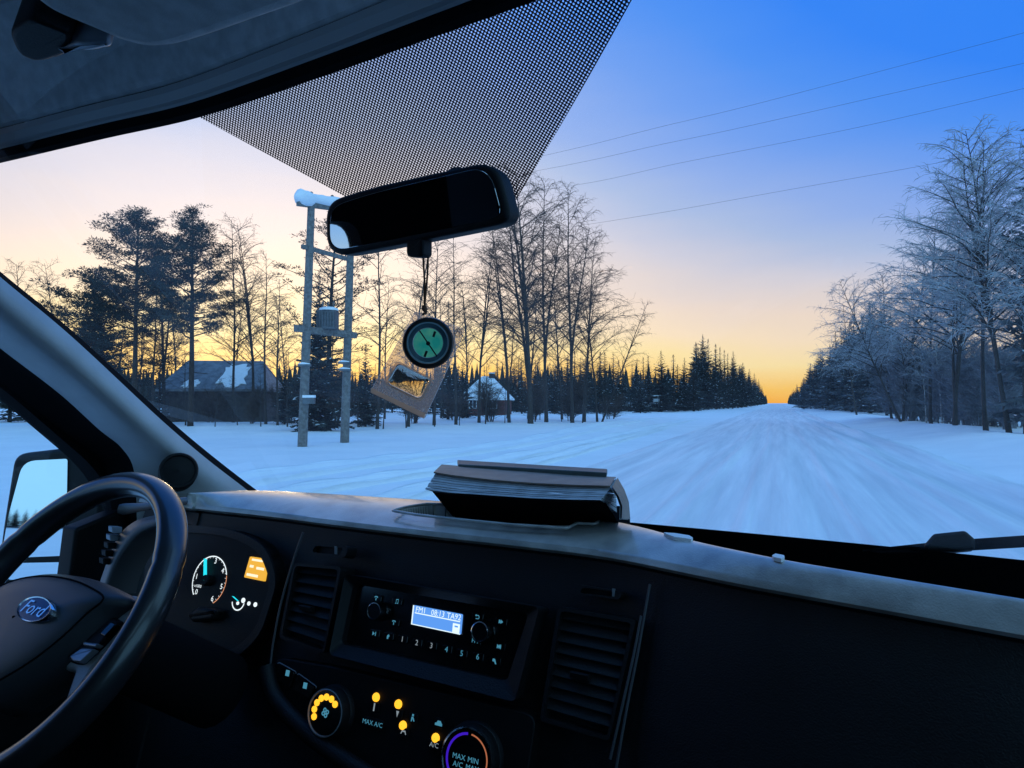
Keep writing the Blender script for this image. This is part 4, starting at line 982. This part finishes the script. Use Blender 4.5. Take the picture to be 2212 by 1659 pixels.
def dial(u, v, r, name):
    e = MB(); c = f1(u, v, OH)
    e.lathe(c, nF, [(r*1.04, -.004), (r*1.02, .004), (r*.98, .006)], 48, 'plastic'); e.lathe(c, nF, [(r*.98, .006), (r*.95, .017), (r*.90, .020)], 48, 'black'); e.lathe(c, nF, [(r*.90, .020), (r*.855, .0205), (r*.84, .018)], 48, 'chrome' if name != 'fan_dial' else 'silver'); e.lathe(c, nF, [(r*.84, .018), (.0005, .018)], 48, 'gloss')
    return e, c
e, c = dial(722, 1536, .0335, 'fan_dial')
for k in range(7):
    a = R(205-k*27); q = c+(Vector((1, 0, 0))*math.cos(a)+Vector((0, .27, .963))*math.sin(a))*.0195; e.lathe(q, nF, [(.0044, .0182), (.0044, .0195), (.003, .0205), (.0003, .0207)], 10, 'amber_led')
for k in range(4):
    a = k*math.pi/2+.4; e.arc(c+(Vector((1, 0, 0))*math.cos(a)+Vector((0, .27, .963))*math.sin(a))*.0035+nF*.0185, nF, .0012, .0030, 0, 360, 0, 'icon', 10)
e.build('fan_dial', heat, auto=40)
e, c = dial(1024, 1634, .0395, 'temperature_dial')
e.arc(c, nF, .0262, .0292, 95, 225, .0185, 'violet', 30); e.arc(c, nF, .0268, .0286, 85, -45, .0185, 'orange', 30)
for tx, dx in (('MAX\nA/C', -.011), ('MIN\nMAX', .009)): e.text(tx, c+Vector((dx, 0, 0))+Vector((0, .27, .963))*-.004, nF, .0085, 'icon', .0186)
e.build('temperature_dial', heat, auto=40)
for u, v in ((813, 1506), (861, 1521), (871, 1567), (941.6, 1594)):
    mb = MB(); c = f1(u, v, OH); mb.lathe(c, nF, [(.0058, .0), (.0054, .002), (.0038, .0032), (.0003, .0038)], 14, 'amber_led'); mb.build('indicator_light', heat, smooth=True)
for u, v, tx in ((807, 1562, 'MAX A/C'), (940, 1609, 'A/C')): button(heat, u, v, .017 if len(tx) > 4 else .01, .006, tx, 'icon' if len(tx) > 4 else 'icon_w', .0082, OH, base='black')
LOOP = [[(-.5, -.2), (-.3, .3), (.3, .3), (.5, -.2), (.35, -.2), (.2, .1), (-.2, .1), (-.35, -.2)]]
CAR = [[(-.6, -.3), (-.6, 0), (-.35, .05), (-.2, .35), (.3, .35), (.5, .05), (.6, 0), (.6, -.3)]]
PERS = [[(-.15, .5), (.15, .5), (.15, .2), (-.15, .2)], [(-.2, .12), (.1, .12), (.4, -.4), (.2, -.45), (0, -.1), (-.1, -.5), (-.25, -.5)]]
for u, v, sh, m_ in ((811, 1526, [[(-.12, -.6), (.12, -.6), (.12, .5), (-.12, .5)]], 'icon_w'), (861, 1541, [[(-.25, .35), (.25, .35), (0, -.5)]], 'icon_w'), (894, 1550, PERS, 'icon'), (874, 1582, LOOP, 'icon_w'), (950, 1562, CAR, 'icon')): button(heat, u, v, .007, .0055, None, m_, .009, OH, sh, base='black')
# ---- instrument cluster
clu = epart('instrument_cluster'); PC = Vector((0, .812, -.19))
def cp(px, off=0): return [vP(u, v, PC+nF*off, nF) for u, v in px]
def c1(u, v, off=0): return vP(u, v, PC+nF*off, nF)
co = rnd_poly([(330, 1140), (420, 1134), (515, 1146), (580, 1180), (606, 1255), (570, 1370), (520, 1420), (420, 1440), (300, 1420)], 30, 5); cx, cy = 450, 1285
ci = rnd_poly([(345, 1155), (425, 1150), (505, 1160), (566, 1190), (592, 1257), (558, 1362), (510, 1405), (420, 1425), (315, 1405)], 30, 5)
mb = MB(); mb.frame(cp(co, .0), cp(ci, .0), nF, -.02, .007, 'plastic', hin=-.004); mb.build('hood', clu, auto=40)
mb = MB(); mb.plate(cp(co), nF, -.03, .002, 'black'); mb.build('face', clu)
gc = c1(453, 1254, .002); g_r = .0405
mb = MB(); mb.arc(gc, nF, g_r*.955, g_r, 222, 20, .001, 'white_lit', 60); mb.arc(gc, nF, g_r*.965, g_r, -2+20, -58, .001, 'red_lit', 30)
for k in range(7):
    a = R(222-k*(222+58)/6); q = gc+(Vector((1, 0, 0))*math.cos(a)+Vector((0, .27, .963))*math.sin(a))*g_r*.80; mb.text(str(k), q, nF, .0125, 'white_lit', .001)
mb.text('x1000', gc+Vector((-.024, 0, 0))+Vector((0, .27, .963))*-.012, nF, .007, 'white_lit', .001)
for k in range(25):
    a = R(222-k*280/24); d = Vector((1, 0, 0))*math.cos(a)+Vector((0, .27, .963))*math.sin(a); s_ = Vector((1, 0, 0))*-math.sin(a)+Vector((0, .27, .963))*math.cos(a)
    mb.add([gc+nF*.0012+d*g_r*x+s_*y for x, y in ((.9, -.0003), (.96, -.0003), (.96, .0003), (.9, .0003))], [(0, 1, 2, 3)], 'white_lit')
mb.build('rev_counter', clu)
mb = MB(); q0, q1 = c1(443, 1254, .008), c1(443.5, 1207, .008); sx_ = Vector((.0045, 0, 0)); mb.add([q0-sx_, q0+sx_, q1+sx_*.9, q1-sx_*.9], [(0, 1, 2, 3)], 'cyan_lit'); mb.build('needle', clu)
mb = MB(); mb.lathe(gc, nF, [(.009, 0), (.009, .010), (.007, .012), (.0003, .012)], 24, 'black'); mb.build('needle_hub', clu, auto=40)
mb = MB(); spx = [(541, 1202), (581, 1208), (572, 1256), (528, 1247)]; mb.plate(cp(rnd_poly(spx, [3, 12, 2, 2], 4), .004), nF, -.004, .001, 'amber')
def sq(a0, a1, b0, b1):
    T_ = []
    for a, b in ((a0, b0), (a1, b0), (a1, b1), (a0, b1)):
        p = Vector(spx[0]).lerp(Vector(spx[1]), a).lerp(Vector(spx[3]).lerp(Vector(spx[2]), a), b); T_.append(c1(p.x, p.y, .0056))
    mb.add(T_, [(0, 1, 2, 3)], 'amber_text')
for r_ in ((.12, .70, .08, .18), (.10, .30, .38, .50), (.45, .85, .42, .54), (.06, .62, .78, .90)): sq(*r_)
mb.build('message_screen', clu)
fc = c1(516, 1299, .002)
mb = MB(); mb.arc(fc, nF, .0125, .0145, 190, 355, .001, 'white_lit', 24)
mb.build('fuel_gauge', clu)
mb = MB(); q0, q1 = c1(514, 1298, .005), c1(503, 1288, .005); k_ = Vector((.0025, 0, 0)); mb.add([q0-k_, q0+k_, q1+k_, q1-k_], [(0, 1, 2, 3)], 'cyan_lit'); mb.build('needle', clu)
for u, v, r in ((514, 1303, .0028), (526, 1297, .004), (538, 1303.6, .0032), (552, 1306, .0036)):
    mb = MB(); mb.lathe(c1(u, v, .002), nF, [(r, 0), (r, .001), (.0003, .0012)], 12, 'white_lit'); mb.build('warning_light', clu)
mb = MB(); mb.plate(cp(rnd_poly([(424, 1330), (448, 1310), (490, 1318), (478, 1340), (436, 1345)], 5), .0), nF, 0, .02, 'plastic', .006); mb.build('reset_stalk', clu, auto=50)
# cluster surround and column stalks, left of the dials
st = epart('column_stalks')
mb = MB(); o_ = spline([vY(u, v, .69) for u, v in ((352, 1110), (300, 1122), (262, 1150), (240, 1190), (226, 1228), (214, 1262))], 5); i_ = spline([vY(u, v, .675) for u, v in ((352, 1130), (304, 1150), (274, 1184), (252, 1220), (238, 1255), (230, 1285))], 5)
mb.grid([[p+Vector((0, .03, -.01)) for p in o_], o_, i_, [p+Vector((0, .05, -.01)) for p in i_]], 'cowl'); mb.build('column_cowl', st, smooth=True)
mb = MB(); mb.tube([vY(u, v, y) for u, v, y in ((256, 1099, .60), (268, 1100, .605), (300, 1096, .64), (400, 1082, .72))], [.006, .0085, .0065, .0065], 12, 'cowl'); mb.build('wiper_stalk', st, smooth=True)
for k in range(5):
    mb = MB(); q = vY(246-k*5, 1143+k*17, .68); mb.plate([q+Vector((x, 0, z)) for x, z in ((-.006, -.004), (.006, -.006), (.006, .004), (-.006, .005))], (0, -1, .2), -.01, .006, 'silver' if k < 2 else 'plastic', .002); mb.build('switch_tab', st)
# ---- steering wheel
WC = Vector((-.883, .477, -.259)); yw, tl_ = -.052, .644
wx_ = Vector((math.cos(yw), math.sin(yw), 0)); wn_ = Vector((math.sin(yw)*math.cos(tl_), -math.cos(yw)*math.cos(tl_), math.sin(tl_))).normalized(); wy_ = wn_.cross(wx_); wy_ = wy_ if wy_.z > 0 else -wy_
sw = epart('steering_wheel')
def wp(px, off=0): return [vP(u, v, WC+wn_*off, wn_) for u, v in px]
def w1(u, v, off=0): return vP(u, v, WC+wn_*off, wn_)
mb = MB(); rows = []; NS, NR = 120, 20
for i in range(NS):
    a = i*2*math.pi/NS; d = wx_*math.cos(a)+wy_*math.sin(a); c = WC+d*.1826
    g_ = min(abs(((math.degrees(a)-x+180) % 360)-180) for x in (27, 153))
    rad_ = .0175-(.0012 if g_ < 1.6 else 0)
    rows.append([c+(d*math.cos(b)*.92+wn_*math.sin(b)*1.12)*rad_ for b in [k*2*math.pi/NR for k in range(NR)]])
rows.append(rows[0]); mb.grid(rows, 'leather', True); mb.build('rim', sw, smooth=True)
mb = MB(); hub_px = spline([Vector((u, v, 0)) for u, v in ((-120, 1400), (-70, 1320), (0, 1282), (60, 1254), (130, 1243), (200, 1251), (256, 1272), (292, 1300), (250, 1338), (190, 1396), (120, 1452), (50, 1496), (-20, 1530), (-90, 1500), (-120, 1400))], 4)[:-1]
base = wp([(p.x, p.y) for p in hub_px]); cen = sum(base, Vector())/len(base); rows = []
for f, h in ((1.0, -.04), (1.0, -.008), (.99, .003), (.95, .012), (.86, .021), (.7, .028), (.5, .032), (.25, .034), (.02, .0345)): rows.append([cen+(p-cen)*f+wn_*h for p in base])
mb.grid(rows, 'pad', True); mb.build('hub', sw, smooth=True)
mb = MB(); rg = [cen+(p-cen)*.84+wn_*.0222 for p in base]; mb.tube(rg+[rg[0]], .0011, 6, 'rubber', cap=False); mb.build('cover_seam', sw, smooth=True)
mb = MB(); mb.plate(wp(rnd_poly([(215, 1322), (300, 1288), (314, 1300), (296, 1350), (258, 1404), (220, 1448), (196, 1502), (166, 1552), (140, 1560), (160, 1500), (176, 1452), (150, 1452), (128, 1432)], 10, 3), -.012), wn_, -.02, .010, 'trim', .007); mb.build('spoke', sw, auto=60)
mb = MB(); mb.plate(wp(rnd_poly([(-200, 1420), (-120, 1350), (-90, 1420), (-160, 1500)], 10, 3), -.012), wn_, -.02, .010, 'trim', .007); mb.build('spoke', sw, auto=60)
mb = MB(); mb.plate(wp(rnd_poly([(252, 1335), (268, 1345), (222, 1398), (180, 1436), (158, 1434), (150, 1418), (196, 1382)], 8, 4), .0), wn_, -.01, .006, 'black', .003)
mb.build('switch_pad', sw, auto=50)
for px, m_ in (([(246, 1345), (258, 1350), (232, 1378), (220, 1372)], 'gloss'), ([(186, 1388), (220, 1393), (212, 1400), (184, 1396)], 'silver'), ([(182, 1402), (210, 1404), (180, 1432), (162, 1430), (156, 1420)], 'silver')):
    mb = MB(); mb.plate(wp(rnd_poly(px, 3, 3), .006), wn_, -.003, .004, m_, .0015); mb.build('switch', sw, auto=50)
ec = w1(77, 1317, .0355); mb = MB()
mb.lathe(ec, wn_, [(.036, -.008), (.036, .0005), (.0335, .0028), (.031, .002)], 48, 'chrome', ex=wx_, sx=1, sy=.42); mb.lathe(ec, wn_, [(.031, .002), (.0003, .003)], 48, 'emblem', ex=wx_, sx=1, sy=.42)
mb.text('Ford', ec, wn_, .022, 'chrome', .0036, ex=wx_, shear=.4, sx=1.1); mb.build('emblem', sw, auto=40)
mb = MB(); mb.tube([WC-wn_*.02, WC-wn_*.12, WC-wn_*.3], [.04, .05, .055], 20, 'rubber'); mb.build('column', sw, smooth=True)
# ---- rear view mirror
nr = Vector((NRX, -.955, NRZ)).normalized(); PR = vY(905, 455, .585)
mo = rnd_poly([(708, 462), (722, 432), (812, 404), (1048, 352), (1082, 372), (1106, 462), (1094, 484), (905, 522), (735, 554), (710, 532)], [20, 26, 60, 24, 30, 24, 24, 60, 24, 24], 5)
mi_ = rnd_poly([(722, 468), (736, 444), (818, 418), (1040, 366), (1070, 384), (1090, 458), (1080, 474), (900, 510), (742, 541), (722, 524)], [20, 22, 60, 20, 26, 20, 20, 60, 20, 20], 5)
rv = epart('rear_view_mirror')
mb = MB(); mb.plate([vP(u, v, PR, nr) for u, v in mo], nr, -.016, .006, 'black', .006); mb.build('housing', rv, auto=50)
mb = MB(); mb.plate([vP(u, v, PR, nr) for u, v in mi_], nr, .003, .0068, 'mirror_dark', .0004); mb.build('mirror_glass', rv)
mb = MB(); mb.plate([vP(u, v, PR, nr) for u, v in rnd_poly([(882, 515), (918, 512), (918, 550), (912, 556), (886, 556), (881, 548)], 5, 3)], nr, -.012, .004, 'black', .003); mb.build('dip_tab', rv, auto=50)
mc = vP(930, 430, PR, nr); mg = on_glass(915, 440); mb = MB(); mb.tube([mc-nr*.02, mc-nr*.05+Vector((0, 0, .03)), mg], [.016, .014, .02], 12, 'black'); mb.build('mirror_arm', rv, smooth=True)
# ---- wiper, outside at the foot of the windscreen
wi = epart('wiper'); PW = Vector((0, 1.15, -.2)); nw = Vector((0, -1, .3)).normalized()
def wpl(px): return [vP(u, v, PW, nw) for u, v in px]
mb = MB(); mb.plate(wpl(rnd_poly([(1860, 1189), (1900, 1183), (2005, 1172), (2110, 1163), (2420, 1142), (2420, 1168), (2110, 1187), (2000, 1194), (1900, 1196)], 3, 3)), nw, -.012, .0, 'rubber', .002); mb.build('arm', wi)
mb = MB(); mb.plate(wpl(rnd_poly([(1994, 1180), (2016, 1154), (2084, 1147), (2106, 1166), (2106, 1188), (2056, 1193), (2000, 1192)], 6, 3)), nw, -.02, .008, 'black', .005); mb.build('joint', wi, auto=50)

# ================================================================== LOOSE THINGS IN THE CAB
def loose(name, label, cat, base):
    """an Empty standing in van axes at `base` (van coordinates from the eye)"""
    e = link(name, None); rz = Matrix.Rotation(-VANA, 4, 'Z'); e.location = rz @ Vector(base)+Vector((0, 0, CAMH)); e.rotation_euler = (0, 0, -VANA); tag(e, label, cat); e['o'] = 0; del e['o']
    return e, Vector(base)
def lpart(mb, name, e, base, parent=None, **k):
    mb.v = [tuple(Vector(v)-base) for v in mb.v]; return mb.build(name, parent or e, **k)
# compass on a cord from the mirror
nc = Vector((.45, -.89, .05)).normalized(); PK = vY(926, 742, .60)
def kp(px, off=0): return [vP(u, v, PK+nc*off, nc) for u, v in px]
def k1(u, v, off=0): return vP(u, v, PK+nc*off, nc)
ke, kb = loose('compass', 'clear plastic map compass with green dial hanging from the mirror', 'compass', k1(859, 874))
bp_ = rnd_poly([(898, 671), (1006, 712), (917, 905), (800, 846)], [10, 12, 4, 4], 5)
mb = MB(); mb.plate(kp(bp_), nc, -.0015, .0015, 'acrylic', side='acrylic_edge'); lpart(mb, 'base_plate', ke, kb)
kx = (k1(1006, 712)-k1(898, 671)).normalized()
kc = k1(926, 742); r_k = (k1(926, 742)-k1(926, 797)).length
mb = MB(); mb.lathe(kc, nc, [(r_k, .0016), (r_k*1.0, .006), (r_k*.95, .008), (r_k*.84, .0082), (r_k*.82, .006)], 48, 'capsule'); hs = lpart(mb, 'housing', ke, kb, auto=40)
mb = MB(); mb.lathe(kc, nc, [(r_k*.82, .0062), (r_k*.76, .0064)], 48, 'ring_light'); mb.lathe(kc, nc, [(r_k*.76, .0064), (r_k*.60, .0058)], 48, 'dial_ring'); mb.lathe(kc, nc, [(r_k*.60, .0058), (r_k*.575, .0054)], 48, 'ring_light'); lpart(mb, 'bezel_ring', ke, kb, hs)
mb = MB(); mb.lathe(kc, nc, [(r_k*.575, .0050), (.0002, .0050)], 48, 'green'); lpart(mb, 'dial', ke, kb, hs)
mb = MB(); a, b = k1(906, 714, .0066), k1(944, 770, .0066); s_ = (b-a).cross(nc).normalized()*.0007; m_ = (a+b)/2
mb.add([a-s_, a+s_, b+s_, b-s_], [(0, 1, 2, 3)], 'capsule'); mb.lathe(m_, nc, [(.0023, 0), (.0023, .0008), (.0002, .001)], 16, 'capsule'); lpart(mb, 'needle', ke, kb, hs)
for (a, b) in (((940, 716), (936, 728)), ((922, 758), (917, 771))):
    mb = MB(); a, b = k1(*a, .0054), k1(*b, .0054); s_ = (b-a).cross(nc).normalized()*.0013; mb.add([a-s_, a+s_, b+s_, b-s_], [(0, 1, 2, 3)], 'capsule'); lpart(mb, 'orienting_mark', ke, kb, hs)
lp_ = rnd_poly([(858, 779), (937, 819), (911, 870), (829, 828)], [10, 6, 12, 10], 5); lq = rnd_poly([(860, 784), (931, 820), (908, 863), (836, 828)], [10, 6, 12, 10], 5)
mb = MB(); mb.frame(kp(lp_), kp(lq), nc, .0016, .0032, 'acrylic_edge'); lpart(mb, 'lens_frame', ke, kb, auto=40)
base = kp(lq); cen = sum(base, Vector())/len(base); mb = MB(); RL = .15; rows = []
hmax = max((p-cen).length for p in base)
for f in [1-i/12 for i in range(12)]+[.01]: rows.append([cen+(p-cen)*f+nc*(.0016+(math.sqrt(RL*RL-((p-cen).length*f)**2)-math.sqrt(RL*RL-hmax*hmax))) for p in base])
mb.grid(rows, 'lens', True); mb.add(rows[-1], [tuple(range(len(base)))], 'lens')
rows2 = [[cen+(p-cen)*f+nc*-.0016-nc*(math.sqrt(RL*RL-((p-cen).length*f)**2)-math.sqrt(RL*RL-hmax*hmax)) for p in base] for f in [1-i/12 for i in range(12)]+[.01]]
mb.grid([rows2[k] for k in range(len(rows2)-1, -1, -1)]+[rows[0]], 'lens', True); mb.add(rows2[-1], [tuple(range(len(base)))[::-1]], 'lens'); _ln = lpart(mb, 'lens', ke, kb, smooth=True)
b_ = _bm.new(); b_.from_mesh(_ln.data); _bm.ops.remove_doubles(b_, verts=b_.verts, dist=1e-6); _bm.ops.recalc_face_normals(b_, faces=b_.faces); b_.to_mesh(_ln.data); b_.free()
mb = MB(); mb.plate(kp([(803, 838), (920, 893), (916, 904), (801, 848)]), nc, .0016, .0022, 'acrylic_edge'); lpart(mb, 'edge_strip', ke, kb)
for i in range(22):      # millimetre scale along the long edge
    a = Vector((893, 686)).lerp(Vector((812, 826)), i/21); b = a+Vector((7, 3.5))*(1.5 if i % 5 == 0 else .8); mb = MB() if i == 0 else mb
    A, B = k1(a.x, a.y, .0018), k1(b.x, b.y, .0018); s_ = (B-A).cross(nc).normalized()*.00022; mb.add([A-s_, A+s_, B+s_, B-s_], [(0, 1, 2, 3)], 'cord')
sc_ = lpart(mb, 'scale_marks', ke, kb); sc_['kind'] = 'stuff'
mb = MB(); q = k1(990, 719); mb.arc(q, nc, .0036, .0043, 0, 360, .0019, 'cord', 24); mb.text('N', q, nc, .006, 'cord', .0019, ex=kx); lpart(mb, 'corner_mark', ke, kb)
tie = k1(917, 668); top1 = vP(914, 553, PR-nr*.01, nr); top2 = vP(926, 525, PR-nr*.012, nr); mb = MB()
for t_ in (top1, top2):
    mb.tube([t_, t_.lerp(tie, .5)+Vector((.001, 0, 0)), tie+(t_-tie)*.05], .0011, 6, 'cord')
mb.tube([tie+Vector((0, 0, .004)), tie, k1(920, 676, .002), k1(912, 680, .002)], [.0026, .003, .0018, .0012], 8, 'cord'); lpart(mb, 'cord', ke, kb, smooth=True)
# books propped over the dashboard tray
def quad_strip(mb, rings, m): mb.grid(rings, m)
be, bb = loose('book', 'thick worn book with curled pages propped over the dashboard tray', 'book', vY(1150, 1100, .93))
fb = [vY(u, v, .845-(u-918)/420*.035) for u, v in ((918, 1057), (970, 1064), (1060, 1070), (1148, 1076), (1230, 1079), (1297, 1080))]     # front bottom edge
ft = [vY(u, v, .870-(u-918)/420*.035) for u, v in ((940, 1023), (985, 1030), (1070, 1040), (1160, 1047), (1245, 1051), (1320, 1053))]     # front top edge
kt = [vY(u, v, .985-(u-918)/420*.03) for u, v in ((954, 1007), (1000, 1011), (1080, 1017), (1165, 1023), (1250, 1030), (1330, 1035))]    # back top edge
kbm = [p+Vector((0, .005, -.05)) for p in kt]
mb = MB()
for k in range(7):       # page bundles, each a little curled
    f0, f1_ = k/7, (k+.86)/7
    lo = [a.lerp(b, f0)+Vector((0, .0015*(k % 2), 0)) for a, b in zip(fb, ft)]; hi = [a.lerp(b, f1_)+Vector((0, .0015*(k % 2), 0)) for a, b in zip(fb, ft)]
    lo2 = [a.lerp(b, f0) for a, b in zip(kbm, kt)]; hi2 = [a.lerp(b, f1_) for a, b in zip(kbm, kt)]
    mb.grid([lo, hi, hi2, lo2, lo], 'paper'); mb.add([lo[0], hi[0], hi2[0], lo2[0]], [(0, 1, 2, 3)], 'paper'); mb.add([lo[-1], hi[-1], hi2[-1], lo2[-1]], [(3, 2, 1, 0)], 'paper')
lpart(mb, 'pages', be, bb, auto=30)
up_ = Vector((0, 0, .002)); mb = MB(); ov = Vector((0, -.004, .0008))
mb.grid([[p+ov for p in ft], [p+ov+up_ for p in ft], [p+up_*1.6 for p in kt], [p+up_*.6 for p in kt]], 'cover')
cr_ = [ft[-1]+ov, kt[-1]+up_*.6]; dn = [vY(1338, 1122, .80), vY(1357, 1123, .875)]
rows = [[cr_[0].lerp(dn[0], f)+Vector((.006*math.sin(f*3.14), 0, 0)) for f in (0, .3, .6, 1)], [cr_[1].lerp(dn[1], f)+Vector((.006*math.sin(f*3.14), 0, 0)) for f in (0, .3, .6, 1)]]
mb.grid(rows, 'paper'); mb.grid([[p+Vector((.003, 0, .001)) for p in r] for r in rows], 'cover'); lpart(mb, 'cover', be, bb, auto=40)
mb = MB(); und = [p+Vector((0, 0, -.002)) for p in fb]; bot = [vZ(u, v, -.215) for u, v in ((985, 1108), (1030, 1112), (1090, 1118), (1150, 1122), (1215, 1127), (1275, 1132))]
bot = [Vector((p.x, .95, -.205)) for p in fb]
mb.grid([und, [p+Vector((0, .02, -.004)) for p in und], bot, [p+Vector((0, .06, 0)) for p in kbm]], 'rubber'); lpart(mb, 'back_cover', be, bb, auto=40)  # sloping underside of the book, black to paint the shadow below it
ne, nb_ = loose('notebook', 'thin dark teal notebook lying on top of the thick book', 'notebook', vY(1150, 1020, 1.0))
n0 = [vY(u, v, .975-(u-918)/420*.03) for u, v in ((990, 1014), (1310, 1034))]; n1_ = [vY(u, v, 1.06-(u-918)/420*.03) for u, v in ((988, 1004), (1312, 1025))]
mb = MB(); pts = [n0[0], n0[1], n1_[1], n1_[0]]; nn_ = (n0[1]-n0[0]).cross(n1_[0]-n0[0]).normalized(); nn_ = nn_ if nn_.z > 0 else -nn_; mb.plate(pts, nn_, .002, .009, 'cover2', .002); lpart(mb, 'cover', ne, nb_)
mb = MB(); mb.plate([pts[0].lerp(pts[2], .02), pts[1].lerp(pts[3], .02)+Vector((.001, 0, 0)), pts[2].lerp(pts[0], .02), pts[3].lerp(pts[1], .02)], nn_, .003, .007, 'paper'); lpart(mb, 'pages', ne, nb_)
# white scrap on the dashboard ledge; plate near the book paints the ledge highlight
for (px, lb) in (([(1436, 1152), (1455, 1153), (1486, 1158), (1500, 1163), (1490, 1166), (1455, 1161), (1440, 1156)], 'flat white scrap lying on the dashboard ledge near the book'), ([(1664, 1201), (1678, 1198), (1690, 1201), (1697, 1206), (1688, 1209), (1668, 1205)], 'small crumpled white scrap on the dashboard ledge by the glass')):
    c = [vZ(u, v, -.163) for u, v in px]; bs = sum(c, Vector())/len(c); mb = MB(); rr = random.Random(len(lb))
    mb.plate([p+Vector((rr.uniform(-.002, .002), 0, 0)) for p in c], (0, 0, 1), -.003, .0012, 'scrap', .0005)
    e, b0 = loose('paper_scrap', lb, 'scrap', bs); lpart(mb, 'paper', e, b0)
bpy.context.view_layer.update()
